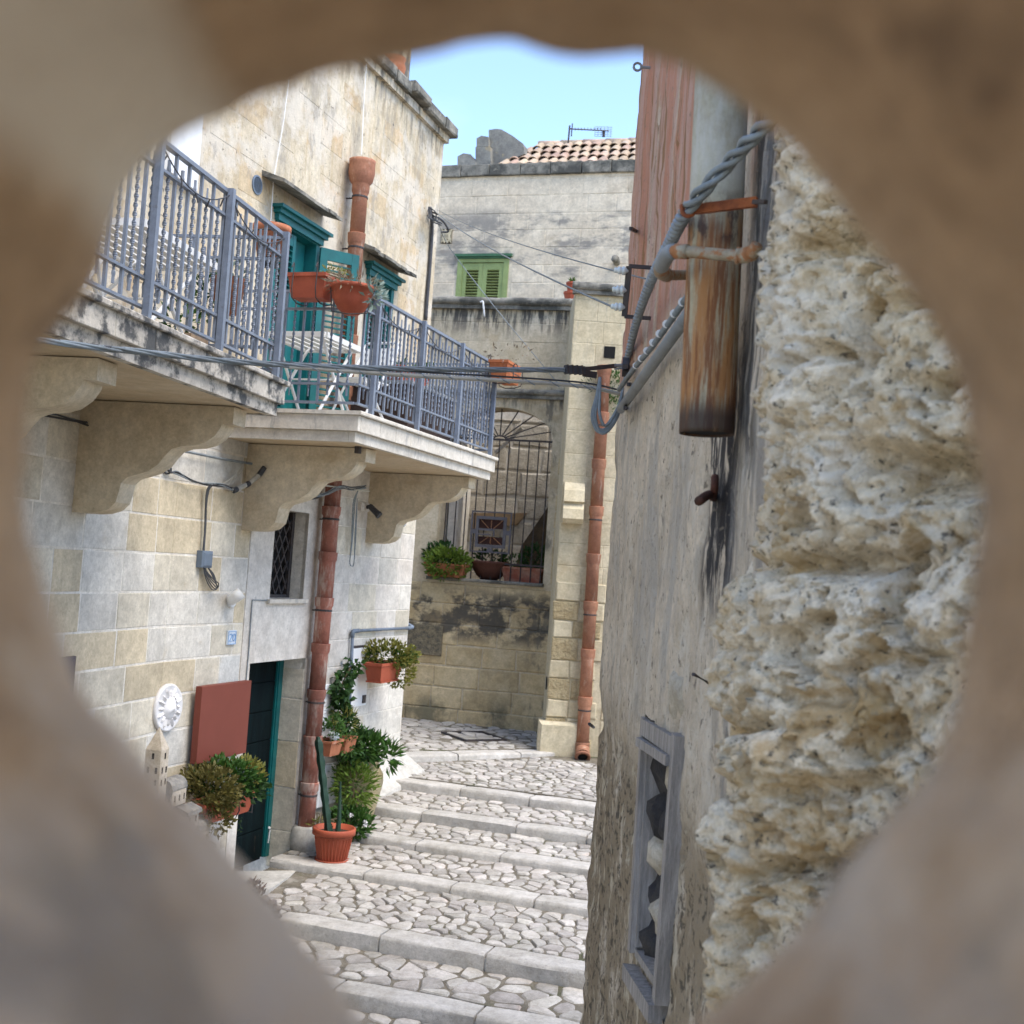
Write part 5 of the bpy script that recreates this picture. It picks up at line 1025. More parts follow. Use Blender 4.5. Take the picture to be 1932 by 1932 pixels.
tag(put('grey_water_pipe', MB().tube([L2.at(657, 1360, .04), L2.at(661, 1300, .04), L2.at(665, 1200, .04)], .018, 10, True).tube(spline([L2.at(665, 1202, .04), L2.at(666, 1192, .04), L2.at(676, 1190, .04)], 4), .023, 10).tube([L2.at(672, 1190, .04), L2.at(770, 1185, .04)], .017, 10).tube(spline([L2.at(768, 1185, .04), L2.at(776, 1184, .04), L2.pt(4.24, .03, 2.2), L2.pt(4.24, -.1, 2.25)], 4), .022, 10), Mzinc, smooth=True), 'galvanised water pipe turning at a right angle near the far house corner', 'pipe')

# ------------------------------------------------------------------ pots and plants
def blob(m, c, rx, ry, rz, n, ln, wd, up=.4, shell=.55, droop=0.0):
    c = Vector(c)
    for _ in range(n):
        while True:
            d = Vector((U(-1, 1), U(-1, 1), U(-1, 1)))
            if .05 < d.length < 1: break
        k = shell + (1 - shell) * R(); d.normalize(); p = c + Vector((d.x * rx, d.y * ry, d.z * rz)) * k
        m.leaf(p, d + Vector((U(-.6, .6), U(-.6, .6), up + U(-.4, .4) - droop)), ln * U(.7, 1.25), wd * U(.7, 1.2))
    return m
def trough(nm, label, c, dr, ln, wd, ht, mt, plants, grp=None, cat='planter', saucer=False):
    c = Vector(c); dr = Vector(dr).normalized(); nn = Vector((dr.y, -dr.x, 0)); fr = Frame((c.x, c.y), (dr.x, dr.y), (nn.x, nn.y)); t = thing(nm, label, cat, c, grp); P = fr.pt; z = c.z
    a, b = ln / 2, wd / 2; V = []; prof = [(.84, .78, 0), (1, 1, ht * .84), (1.05, 1.1, ht * .85), (1.05, 1.1, ht), (.93, .86, ht), (.90, .82, ht * .82)]
    for ka, kb, h in prof: V += [P(-a * ka, -b * kb, z + h), P(a * ka, -b * kb, z + h), P(a * ka, b * kb, z + h), P(-a * ka, b * kb, z + h)]
    Fs = [(3, 2, 1, 0)] + [(i * 4 + k, i * 4 + (k + 1) % 4, i * 4 + 4 + (k + 1) % 4, i * 4 + 4 + k) for i in range(len(prof) - 1) for k in range(4)]
    put('box', MB().add(V, Fs), mt, t); put('soil', MB().box(fr, -a * .9, a * .9, -b * .82, b * .82, z + ht * .7, z + ht * .83), Msoil, t)
    if saucer: put('saucer', MB().box(fr, -a * .86, a * .86, -b * .9, b * .9, z - .02, z - .002), mt, t)
    for nm2, mt2, off, rr, n, l_, w_ in plants:
        put(nm2, blob(MB(), P(off[0], off[1], z + ht + off[2]), *rr, n, l_, w_), mt2, t)
    return t, fr
def roundpot(nm, label, c, prof, mt, cat='pot', n=28, grp=None, ribs=0, soil=None):
    c = Vector(c); t = thing(nm, label, cat, c, grp); m = MB().lathe(c, prof, n); put('pot', m, mt, t, True)
    if soil: put('soil', MB().lathe(c, [(soil[0], soil[1] - .02), (soil[0], soil[1])], n), Msoil, t)
    for k in range(ribs):
        h = 2 * pi * k / ribs; d = Vector((cos(h), sin(h), 0)); r0_, r1_ = prof[0][0] * 1.03, prof[1][0] * .985; put('rib', MB().bar(c + d * (r0_ + .002) + Vector((0, 0, .03)), c + d * (r1_ + .001) + Vector((0, 0, prof[1][1] * .93)), .014, .008), mt, t)
    return t
# succulents beside the door
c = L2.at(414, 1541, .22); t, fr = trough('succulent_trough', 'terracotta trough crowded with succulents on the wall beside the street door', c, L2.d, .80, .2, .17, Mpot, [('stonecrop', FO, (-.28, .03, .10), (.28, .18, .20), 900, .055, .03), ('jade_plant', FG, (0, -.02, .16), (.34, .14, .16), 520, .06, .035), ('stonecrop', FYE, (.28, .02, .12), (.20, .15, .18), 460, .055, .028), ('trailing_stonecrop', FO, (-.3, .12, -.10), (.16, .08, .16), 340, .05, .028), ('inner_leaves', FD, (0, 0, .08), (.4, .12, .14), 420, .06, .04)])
for off in ((.02, .08, .08), (.12, .05, .14), (.24, .1, .02), (.05, .12, .02), (.34, .04, .12)):
    m = MB(); b = fr.pt(off[0], off[1], c.z + .17 + off[2])
    for k in range(34): h = U(0, 2 * pi); e = U(.1, 1.3); m.leaf(b, (cos(h) * cos(e), sin(h) * cos(e), sin(e)), .085, .022, Vector((0, 0, 1)))
    put('rosette', m, FS, t)
put('bracket', MB().tube([fr.pt(.1, .11, c.z + .18), fr.pt(.09, .13, c.z + .05), fr.pt(.05, .12, c.z - .01), fr.pt(.05, -.15, c.z - .01)], .006, 6).tube([fr.pt(.36, .1, c.z + .16), fr.pt(.36, .1, c.z - .01), fr.pt(.36, -.15, c.z - .01)], .006, 6), Miron, t)
m = MB(); p = fr.pt(.18, .1, c.z - .02)
for k in range(16): m.leaf(p - Vector((0, 0, k * .008)), (U(-1, 1), U(-1, 1), -.4), .03, .012)
put('hanging_sprig', m, FD, t)
# wall trough with yellow-green trailer
c = L2.at(722, 1282, .22); trough('wall_trough', 'small red trough with yellow-green trailing stonecrop high on the wall near the corner', c, L2.d, .56, .2, .19, Mpot, [('trailer', FYE, (.05, .02, .08), (.36, .16, .15), 800, .05, .03), ('trailer', FYE, (.28, .08, -.10), (.16, .14, .2), 480, .05, .03), ('inner_leaves', FG, (.08, .02, .05), (.32, .12, .1), 300, .05, .035)], saucer=True)
c = L2.at(617, 1424, .22); trough('herb_trough', 'small terracotta trough of herbs on the wall beside the downpipe', c, L2.d, .26, .2, .15, Mpoto, [('herbs', FG, (0, 0, .05), (.16, .12, .12), 160, .05, .025)])
c = L2.at(646, 1418, .22); trough('herb_trough', 'terracotta trough with trailing leaves just right of the small herb trough', c, L2.d, .26, .18, .15, Mpoto, [('trailer', FG, (-.06, .1, -.06), (.14, .08, .15), 140, .05, .025), ('yellow_grass', FYE, (.02, 0, .16), (.12, .1, .13), 90, .09, .012)])
cu = L2.at(630, 1405, .24); t = roundpot('white_cup', 'pale conical cup with a seedling standing over the herb troughs', cu, [(.035, 0), (.06, .13), (.055, .13)], Mporc, soil=(.05, .12)); put('seedling', blob(MB(), cu + Vector((0, 0, .2)), .09, .07, .09, 70, .06, .03), FG, t)
# climbing vine on a cane
vn = thing('climbing_vine', 'slender leafy vine climbing up the wall from the clay jar', 'vine', L2.at(672, 1480, .2)); pth = [L2.at(x, y, .12) for x, y in ((678, 1470), (668, 1430), (655, 1400), (652, 1370), (645, 1335), (640, 1310), (648, 1285), (660, 1262), (668, 1252))]
put('cane', MB().tube(spline(pth, 4), .008, 6), Mstem, vn, True); m = MB()
for i, p in enumerate(spline(pth, 16)):
    q = i / 128; wgt = 5 if .3 < q < .75 else (4 if q < .2 else 2)
    for _ in range(wgt): d = Vector((U(-1, 1), U(-1, 1), U(-.7, .7))); m.leaf(p + d * U(.02, .10), d + Vector((0, -.3, -.5)), U(.06, .10), U(.045, .07))
put('leaves', m, FD, vn); m = MB()
for i, p in enumerate(spline(pth, 7)):
    d = Vector((U(-1, 1), U(-1, .3), U(-.5, .7))); m.leaf(p + d * U(.04, .12), d, .08, .055)
put('young_leaves', m, FG, vn)
m = MB()
for p in [L2.at(U(655, 705), U(1405, 1450), U(.15, .35)) for _ in range(150)]: m.leaf(p, (U(-1, 1), U(-1, 1), U(-.8, .6)), .085, .055)
put('lower_leaves', m, FD, vn)
# tall clay jar
jb = L2.pt(2.62, .42, .17); jb = atZ(676, 1560, .16); t = roundpot('clay_jar', 'tall tan clay jar with a leafy plant on the steps by the wall', jb, [(.11, 0), (.13, .05), (.19, .3), (.225, .48), (.22, .56), (.17, .64), (.165, .67), (.19, .70), (.17, .70), (.14, .6)], Mjar, 'jar', soil=(.15, .64))
m = blob(MB(), jb + Vector((.0, -.02, .82)), .22, .2, .10, 200, .15, .045, .3); m = blob(m, jb + Vector((.24, -.06, .76)), .12, .12, .12, 90, .14, .035, .3)
put('leaves', m, FG, t); put('dark_leaves', blob(MB(), jb + Vector((-.1, 0, .86)), .18, .18, .11, 120, .13, .045, .3), FD, t)
# ribbed red pot with column cactus
rb = atZ(626, 1625, .075); t = roundpot('cactus_pot', 'ribbed bright red pot on a saucer holding a tall dark cactus', rb, [(.13, .012), (.175, .25), (.178, .255), (.205, .26), (.207, .31), (.20, .32), (.185, .32), (.18, .26)], Mpot, ribs=30, soil=(.178, .27))
put('saucer', MB().lathe(rb, [(.13, 0), (.16, .012), (.165, .03), (.15, .03), (.12, .012)], 28), Mpot, t, True)
tp = [rb + Vector((-.03, -.02, .27)), L2.at(618, 1560, .55), L2.at(608, 1480, .55), L2.at(600, 1388, .55)]
cb_ = rb + Vector((-.04, -.05, .26)); ct = atY(600, 1390, cb_.y + .02); m = MB(); n = 40
for i in range(n + 1):
    p = cb_.lerp(ct, i / n); r_ = .037 * (1 + .12 * sin(i * .9)) * (1 if i < n - 1 else .6)
    for k in range(8): h = 2 * pi * k / 8; q_ = r_ * (1 if k % 2 == 0 else .72); m.v.append(p + Vector((cos(h) * q_, sin(h) * q_, 0)))
m.f = [(i * 8 + k, i * 8 + (k + 1) % 8, (i + 1) * 8 + (k + 1) % 8, (i + 1) * 8 + k) for i in range(n) for k in range(8)] + [tuple(n * 8 + k for k in range(8))]
put('cactus', m, Mcact, t); put('cactus_shoot', MB().tube([cb_ + Vector((.08, .0, 0)), cb_ + Vector((.085, .0, .16)), cb_ + Vector((.07, .01, .5))], [.03, .02, .008], 8), Mcact, t)
# shrubs between pot and jar
sb = atZ(655, 1590, .11); t = thing('small_shrub', 'bushy green shrub with white flowers between the red pot and the clay jar', 'shrub', sb)
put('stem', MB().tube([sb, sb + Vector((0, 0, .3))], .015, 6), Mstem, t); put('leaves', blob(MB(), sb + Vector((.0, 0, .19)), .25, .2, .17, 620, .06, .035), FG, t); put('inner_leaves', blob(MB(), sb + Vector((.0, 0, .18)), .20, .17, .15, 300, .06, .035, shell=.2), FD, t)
m = MB()
for x, y in ((663, 1538), (689, 1551), (645, 1570), (690, 1556)): p = atY(x, y, sb.y - .25); [m.leaf(p, (cos(k * 1.05), -.3, sin(k * 1.05)), .03, .02) for k in range(6)]
put('flowers', m, Mplq, t)
sb2 = L2.pt(2.35, .30, .13); t = thing('feathery_shrub', 'light green feathery shrub growing against the wall behind the cactus', 'shrub', sb2)
put('stem', MB().tube([sb2, sb2 + Vector((0, 0, .5))], .012, 6), Mstem, t); put('leaves', blob(MB(), sb2 + Vector((.02, -.05, .52)), .22, .18, .24, 620, .08, .022, .3), FL, t); put('dark_leaves', blob(MB(), sb2 + Vector((-.08, 0, .62)), .20, .16, .30, 260, .06, .015), FG, t)
dt = L2.at(585, 1545, .2); t = thing('dry_grass_clump', 'tangle of dry stalks at the foot of the mottled downpipe', 'dry plant', L2.pt(s_ + .1, .28, .1)); m = MB()
for _ in range(26): p = L2.pt(s_ + .15 + U(-.1, .1), .22 + U(0, .08), .32); m.tube(spline([p, p + Vector((U(-.1, .1), U(-.1, 0), U(.02, .16))), p + Vector((U(-.16, .16), U(-.16, 0), U(-.2, .1)))], 3), .004, 4, False)
put('stalks', m, FY, t); put('fresh_tips', blob(MB(), L2.pt(s_ - .02, .3, .36), .12, .08, .05, 40, .06, .02), FYE, t)
t = thing('trailing_weed', 'thin straggling weed hanging over the kerb by the pipe footing', 'weed', L2.pt(s_ - .1, .3, .05)); q = L2.pt(s_ - .1, .32, .02); m = MB()
for k in range(4): m.tube(spline([L2.pt(s_, .3, .25), L2.pt(s_ - .05 + k * .03, .36, .14), q + Vector((k * .05, -.08, -.03))], 4), .004, 4, False)
put('stem', m, FY, t); put('leaves', blob(MB(), q + Vector((0, -.05, -.04)), .07, .05, .04, 26, .06, .025), FG, t)
# sill plants in the arch
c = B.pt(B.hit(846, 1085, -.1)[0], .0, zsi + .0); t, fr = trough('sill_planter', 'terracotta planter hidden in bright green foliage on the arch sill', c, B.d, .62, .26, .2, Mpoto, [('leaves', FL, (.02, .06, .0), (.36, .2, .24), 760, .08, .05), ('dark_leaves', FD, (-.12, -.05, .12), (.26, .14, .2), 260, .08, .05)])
c = B.pt(B.hit(922, 1092, -.3)[0], -.32, zsi); t = roundpot('bowl_planter', 'wide dark brown bowl with low plants in the middle of the arch sill', c, [(.12, 0), (.2, .06), (.31, .24), (.33, .26), (.32, .28), (.27, .26)], mat('brown_bowl', (.13, .055, .04), None, 6), 'pot', soil=(.27, .25)); put('plants', blob(MB(), c + Vector((0, 0, .33)), .25, .18, .1, 200, .07, .04), FD, t)
c = B.pt(B.hit(985, 1094, -.25)[0], -.3, zsi); t, fr = trough('sill_trough', 'long weathered red trough behind the bars at the right of the arch sill', c, B.d, .62, .25, .22, mat('worn_red_pot', (.34, .10, .06), (.40, .22, .15), 7, bump=.2), [('leaves', FD, (.15, -.1, .14), (.22, .14, .22), 260, .08, .05), ('sprigs', FG, (-.12, .0, .08), (.2, .1, .08), 110, .07, .03)])

# ------------------------------------------------------------------ things on the balconies
def ftable(nm, label, c, dr, ln, wd, ht, n=7):
    c = Vector(c); dr = Vector(dr).normalized(); nn = Vector((dr.y, -dr.x, 0)); fr = Frame((c.x, c.y), (dr.x, dr.y), (nn.x, nn.y)); z = c.z; t = thing(nm, label, 'table', c)
    for k in range(n): o = -wd / 2 + wd * (k + .5) / n; put('slat', MB().block(fr, -ln / 2, ln / 2, 0, .018, 0, 1, 0).__class__().box(fr, -ln / 2, ln / 2, o - wd / n * .38, o + wd / n * .38, z + ht - .022, z + ht), Mwhite, t)
    put('edge_frame', MB().box(fr, -ln / 2, ln / 2, -wd / 2 - .02, -wd / 2 - .002, z + ht - .045, z + ht + .002).box(fr, -ln / 2, ln / 2, wd / 2 + .002, wd / 2 + .02, z + ht - .045, z + ht + .002).box(fr, -ln / 2 - .02, -ln / 2 - .001, -wd / 2, wd / 2, z + ht - .045, z + ht + .002).box(fr, ln / 2 + .001, ln / 2 + .02, -wd / 2, wd / 2, z + ht - .045, z + ht + .002), Mwhite, t)
    for o in (-wd * .4, wd * .4):
        for sg in (1, -1): put('leg', MB().tube([fr.pt(-sg * ln * .42, o, z), fr.pt(sg * ln * .38, o + .015 * sg, z + ht - .03)], .014, 8), Mwhite, t)
    put('stretcher', MB().tube([fr.pt(0, -wd * .4, z + ht * .5), fr.pt(0, wd * .4, z + ht * .5)], .009, 6), Mwhite, t); return t
def fchair(nm, label, c, ang_):
    c = Vector(c); dr = Vector((cos(ang_), sin(ang_), 0)); nn = Vector((dr.y, -dr.x, 0)); fr = Frame((c.x, c.y), (dr.x, dr.y), (nn.x, nn.y)); z = c.z; t = thing(nm, label, 'chair', c)
    for o in (-.2, .2):
        put('leg', MB().tube(spline([fr.pt(.26, o, z), fr.pt(.02, o, z + .4), fr.pt(-.2, o, z + .72), fr.pt(-.26, o, z + .86)], 4), .012, 8), Mwhite, t); put('leg', MB().tube([fr.pt(-.24, o * .9, z), fr.pt(.0, o * .9, z + .26), fr.pt(.22, o * .9, z + .46)], .012, 8), Mwhite, t)
    put('back_tube', MB().tube([fr.pt(-.26, -.2, z + .86), fr.pt(-.27, -.16, z + .885), fr.pt(-.27, .16, z + .885), fr.pt(-.26, .2, z + .86)], .012, 8), Mwhite, t)
    for k in range(6): x = -.18 + k * .075; put('seat_slat', MB().box(fr, x, x + .058, -.19, .19, z + .455, z + .468), Mwhite, t)
    put('backrest', MB().add([fr.pt(-.19, -.19, z + .66), fr.pt(-.19, .19, z + .66), fr.pt(-.25, .19, z + .83), fr.pt(-.25, -.19, z + .83), fr.pt(-.205, -.19, z + .655), fr.pt(-.205, .19, z + .655), fr.pt(-.265, .19, z + .825), fr.pt(-.265, -.19, z + .825)], [(0, 1, 2, 3), (7, 6, 5, 4), (0, 4, 5, 1), (1, 5, 6, 2), (2, 6, 7, 3), (3, 7, 4, 0)]), Mwhite, t)
    put('stretcher', MB().tube([fr.pt(.17, -.2, z + .15), fr.pt(.17, .2, z + .15)], .009, 6).tube([fr.pt(-.17, -.18, z + .1), fr.pt(-.17, .18, z + .1)], .009, 6), Mwhite, t); return t
ZF = 4.142
p = L1.pt(-1.95, .55, ZF); ftable('folding_table', 'white slatted folding table on the near balcony', p, L1.d, 1.05, .6, .72)
aL1 = math.atan2(L1.d.y, L1.d.x); aL2 = math.atan2(L2.d.y, L2.d.x)
fchair('folding_chair', 'white folding chair on the near balcony beside the slatted table', L1.pt(-2.95, .62, ZF), aL1 + .15)
p = L2.pt(.35, .52, ZF); ftable('folding_table', 'white slatted folding table on the far balcony near its corner', p, L2.d, .7, .55, .70, 6)
fchair('folding_chair', 'white folding chair in the middle of the far balcony', L2.pt(1.15, .62, ZF), aL2 + pi - .2)
bx = thing('storage_box', 'dark brown box behind the rails of the far balcony', 'box', L2.pt(2.35, .55, ZF)); Mdb = mat('dark_brown_wood', (.035, .022, .02), (.05, .032, .026), 6, bump=.2)
put('body', MB().block(L2, 1.75, 2.95, .2, .85, ZF + .08, ZF + .55, .006, .001), Mdb, bx); put('lid', MB().block(L2, 1.72, 2.98, .18, .88, ZF + .551, ZF + .585, .006, .001), mat('grey_lid', (.30, .31, .32), None, 6), bx); put('feet', MB().box(L2, 1.8, 1.9, .3, .8, ZF, ZF + .079).box(L2, 2.8, 2.9, .3, .8, ZF, ZF + .079), Mdb, bx)
trough('rail_trough', 'terracotta trough of small plants standing on the brown box of the far balcony', L2.pt(2.2, .62, ZF + .586), L2.d, .7, .2, .17, Mpot, [('plants', FG, (0, 0, .04), (.32, .1, .07), 90, .06, .03)])
# planters hung on the railings
def hanger(t, fr, c, ln, wd, ht):
    m = MB()
    for s in (-ln * .32, ln * .32): m.tube(spline([fr.pt(s, -wd * .75, c.z + ht + .03), fr.pt(s, -wd * .6, c.z + ht + .06), fr.pt(s, -wd * .58, c.z - .012), fr.pt(s, wd * .62, c.z - .012), fr.pt(s, wd * .68, c.z + ht * .75), fr.pt(s, wd * .85, c.z + ht * .85), fr.pt(s, wd * .9, c.z + ht * .70)], 3), .0055, 6)
    m.tube([fr.pt(-ln * .5, wd * .64, c.z + ht * .4), fr.pt(ln * .5, wd * .64, c.z + ht * .4)], .005, 6); put('hanger', m, Miron, t)
EF = Frame(L2.pt(-.36, 0, 0)[:2], L2.n[:2], (-L2.d.x, -L2.d.y)); h0 = EF.hit(553, 566); h1 = EF.hit(622, 566); LT = h1[0] - h0[0]; c = L2.pt(-.36, (h0[0] + h1[0]) / 2, h0[1]); t, fr = trough('hanging_trough', 'large terracotta trough hung on the end rail of the far balcony', c, -L2.n, LT, .22, .2, Mpot, [('stonecrop', FYE, (-.18, 0, .03), (.1, .05, .05), 60, .04, .02)]); hanger(t, fr, c, LT, .22, .2)
h0 = EF.hit(662, 594); c = L2.pt(-.36, h0[0], h0[1]); t = roundpot('hanging_bowl', 'round terracotta bowl with withered trailing plants on the far balcony corner', c, [(.06, 0), (.11, .04), (.155, .12), (.165, .2), (.18, .205), (.18, .235), (.16, .235), (.14, .15)], Mpot, soil=(.155, .2))
put('dry_plant', blob(MB(), c + Vector((0, 0, .24)), .2, .2, .06, 200, .09, .015, 0), FY, t); put('silver_leaves', blob(MB(), c + Vector((.17, -.05, .17)), .09, .09, .12, 70, .08, .03), FS, t); put('hanger', MB().tube([c + Vector((-.18, 0, .22)), c + Vector((-.14, -.1, .0)), c + Vector((0, -.13, -.02)), c + Vector((.14, -.1, 0)), c + Vector((.18, 0, .22))], .005, 6), Miron, t)
c = L2.pt(3.0, 1.40, 4.93); t, fr = trough('rail_planter', 'orange terracotta planter hung outside the far end of the far balcony', c, L2.d, .5, .2, .2, mat('orange_terracotta', (.46, .155, .06), (.36, .11, .045), 8, bump=.2, layers=[((.6, .5, .42), 12, ONE, .62, .7, .7)]), [('sparse_sprigs', FY, (0, 0, .12), (.3, .1, .12), 40, .06, .02)]); hanger(t, fr, c, .5, .2, .2)
c = L1.pt(-1.02, 1.05, 5.02); t = roundpot('corner_pot', 'weathered round terracotta pot held at the top corner of the near balcony', c, [(.09, 0), (.12, .18), (.135, .19), (.135, .23), (.115, .23), (.10, .1)], Mpoto, soil=(.11, .2)); put('holder', MB().tube([c + Vector((.14 * cos(i * .63), .14 * sin(i * .63), .17)) for i in range(11)], .005, 6).tube([c + Vector((-.05, 0, -.012)), c + Vector((.05, 0, -.012))], .06, 6), Miron, t)
c = L1.pt(-1.0, .75, 4.62); t = roundpot('hanging_pot', 'terracotta pot with grey foliage hanging inside the end rail of the near balcony', c, [(.08, 0), (.12, .2), (.13, .21), (.13, .25), (.11, .25), (.10, .1)], Mpoto, soil=(.11, .2)); put('foliage', blob(MB(), c + Vector((0, 0, .3)), .16, .14, .08, 120, .07, .025), FS, t); put('trailing_foliage', blob(MB(), c + Vector((-.15, -.05, .12)), .08, .08, .2, 120, .06, .02), FG, t)
c = L1.pt(-1.3, .55, ZF); t, fr = trough('floor_planter', 'pale clay box planter on the floor of the near balcony', c, L1.n, .3, .25, .25, mat('pale_clay', (.42, .30, .20), None, 6), [('leaves', FG, (0, 0, .1), (.14, .1, .12), 70, .07, .03)])
# fairy-light wire looped under the top rails
for fr, posts, D, lab in ((L1, [-4.04, -3.09, -2.16, -1.23], 1.21, 'near'), (L2, [-.02, .98, 2.0, 3.03], 1.24, 'far')):
    m = MB()
    for a, b in zip(posts, posts[1:]):
        P_ = sag(fr.pt(a, D + .03, ZT - .02), fr.pt(b, D + .03, ZT - .02), .14, 10); m.tube(P_, .004, 5)
        for q in P_[1:-1:2]: m.tube([q, q + Vector((U(-.02, .02), U(-.02, .02), -.05))], .005, 5)
    tag(put('string_lights', m, Mcabled), 'thin dark wire of string lights looped under the top rail of the %s balcony' % lab, 'string lights')

# ------------------------------------------------------------------ cables over the alley
br_ = RW.at(1180, 692, .06); far_ = atY(70, 641, 4.5); dirv = (far_ - br_); endp = br_ + dirv * 1.95; endp.z = far_.z + .05
def over(px_list): return [atY(x, y, Y) for x, y, Y in px_list]
yl = lambda x: 5.85 + (4.5 - 5.85) * (1180 - x) / 1110
main = [endp] + over([(70, 641, 4.5), (250, 662, yl(250)), (450, 683, yl(450)), (650, 693, yl(650)), (850, 697, yl(850)), (1064, 698, yl(1064))])
mc = thing('service_cable', 'bundle of grey power cables strung across the alley before the balconies', 'cable', main[-1]); put('strands', rope(MB(), spline(main, 8), .0075, .0065, 4, .55), Mcable, mc, True)
cl = thing('cable_clamp', 'dark strain clamp joining the power cables to the right house corner', 'clamp', atY(1120, 698, yl(1120)))
put('wedge_body', MB().bar(atY(1066, 697, yl(1066)), atY(1102, 699, yl(1102)), .028, .036), Mcabled, cl); [put('clamp_rib', MB().bar(atY(1068 + k * 9, 697 + k * .5, yl(1068 + k * 9)), atY(1070 + k * 9, 697 + k * .5, yl(1070 + k * 9)), .036, .044), Miron, cl) for k in range(4)]
put('bail', MB().bar(atY(1100, 697, yl(1100)), atY(1162, 690, yl(1162)), .01, .02).bar(atY(1100, 704, yl(1100)), atY(1125, 708, yl(1125)), .012, .03), Miron, cl); put('shackle', MB().tube([atY(1158, 690, yl(1158)), atY(1176, 689, 5.85)], .009, 6).tube([atY(1160, 696, yl(1160)), atY(1178, 694, 5.85)], .006, 6), Mconduit, cl)
put('wall_hook', MB().bar(RW.at(1181, 680, .04), RW.at(1180, 705, .05), .03).bar(RW.at(1184, 692, -.02), RW.at(1180, 692, .06), .02), Miron, cl)
lp = thing('cable_loops', 'slack loops of grey cable hanging from the right house corner', 'cable', atY(1140, 815, 5.7)); 
for k, (dx, dy) in enumerate(((0, 0), (3, -4), (6, 2), (14, -12))):
    put('loop', MB().tube(spline([atY(1132, 712, 5.72), atY(1126 + dx * .4, 745, 5.7), atY(1117 + dx, 785 + dy * .5, 5.68), atY(1128 + dx * .8, 814 + dy, 5.68), atY(1150, 808 + dy, 5.7), atY(1168, 775 + dy, 5.74), atY(1178, 720, 5.80), atY(1181, 700, 5.82)], 6), .0075, 8), Mcable, lp, True)
sec = [endp + Vector((0, 0, -.02))] + over([(70, 646, 4.5), (250, 668, yl(250)), (450, 689, yl(450)), (545, 692, yl(545)), (680, 702, yl(680)), (800, 710, yl(800)), (950, 718, yl(950)), (1080, 727, yl(1080)), (1130, 734, yl(1130)), (1172, 744, 5.83)])
c2 = thing('lashed_cable', 'pale beige telephone cable wire-lashed below the power cables', 'cable', sec[-1]); put('cable', MB().tube(spline(sec[4:], 6), .0095, 8), Mcablel, c2, True); put('messenger_wire', MB().tube([q + Vector((0, 0, .018)) for q in spline(sec, 6)], .0045, 6), Mcabled, c2)
for k in range(14): p_ = spline(sec[4:], 6); q = p_[2 + k * 2] if 2 + k * 2 < len(p_) else p_[-1]; put('lashing', MB().tube([q + Vector((-.03, 0, .022)), q + Vector((0, -.012, .0)), q + Vector((.03, 0, -.012))], .0028, 5), Mcable, c2)
# fine wires from the left house corner to the insulators
cr_ = L2.at(812, 398, .10); 
for k, (e, nm_) in enumerate(((INS[2], 'lower'), (INS[1], 'upper'))):
    pts_ = sag(L2.at(822 + k * 4, 400 - k * 4, .18), (INS[2] if k == 0 else INS[2] + Vector((.12, -.1, .10))), .05, 14); tag(put('overhead_wire', MB().tube(pts_, .005 if k == 0 else .0035, 5), Mcable), '%s thin overhead wire from the left house corner to the insulators' % nm_, 'wire')
tag(put('slack_wire', MB().tube(spline([L2.at(822, 410, .15), B.at(850, 470, .5), B.at(930, 575, .5), B.at(1000, 660, .5), B.at(1058, 730, .5)], 6), .006, 5), Mcable), 'slack thin wire crossing in front of the terrace ledge', 'wire')
cn = thing('corner_cable', 'dark cable with a knotted fixing running down the left house corner', 'cable', L2.at(800, 600, .02)); put('cable', MB().tube(spline([L2.at(812, 392, .05), L2.at(815, 430, .03), L2.at(811, 500, .03), L2.at(806, 560, .03), L2.at(803, 604, .03)], 5), .022, 6), Mcabled, cn, True)
m = MB()
for k in range(9): m.tube(spline([L2.at(810 + U(-4, 4), 400 + U(-10, 10), .08), L2.at(818 + U(-6, 6), 405 + U(-12, 14), .16), L2.at(826 + U(-6, 8), 412 + U(-10, 14), .14)], 4), .008, 5, False)
put('knot', m, Mcabled, cn); put('bracket', MB().bar(L2.at(808, 398, -.02), L2.at(826, 404, .2), .02), Miron, cn)
put('loop', MB().tube(spline([L2.at(826, 410, .15), L2.at(838, 420, .17), L2.at(846, 436, .18), L2.at(832, 438, .1)], 5), .012, 6), Mcabled, cn)
# wiring under the balconies
def wires(nm, label, fr, pts, n, r, spread, o, mt=Mcabled):
    t = thing(nm, label, 'wiring', fr.at(*pts[0], o))
    for k in range(n): put('wire', MB().tube(spline([fr.at(x + U(-spread, spread), y + U(-spread, spread), o + U(-.01, .015)) for x, y in pts], 5), r * U(.7, 1.2), 5, False), mt if k % 3 else Mcable, t)
    return t
wires('wire_bundle', 'sagging bundle of dark wires under the near balcony at the far left', L1, [(40, 768), (75, 778), (110, 786), (165, 800)], 6, .006, 4, .06); tag(put('wire_rail', MB().tube([L1.at(45, 772, .05), L1.at(170, 799, .05)], .008, 6), Mcablel), 'pale rail carrying the far-left wire bundle', 'rail')
tag(put('wire_rail', MB().tube([L2.at(332, 848, .05), L2.at(420, 866, .05), L2.at(506, 880, .05)], .012, 6), Mcable), 'thin conduit between the near and middle corbels', 'conduit')
wb = wires('wire_bundle', 'bundle of dark wires looping between corbels and dropping to a grey box', L2, [(312, 868), (318, 888), (335, 892), (365, 908), (395, 914), (420, 916), (442, 924)], 5, .006, 3, .06)
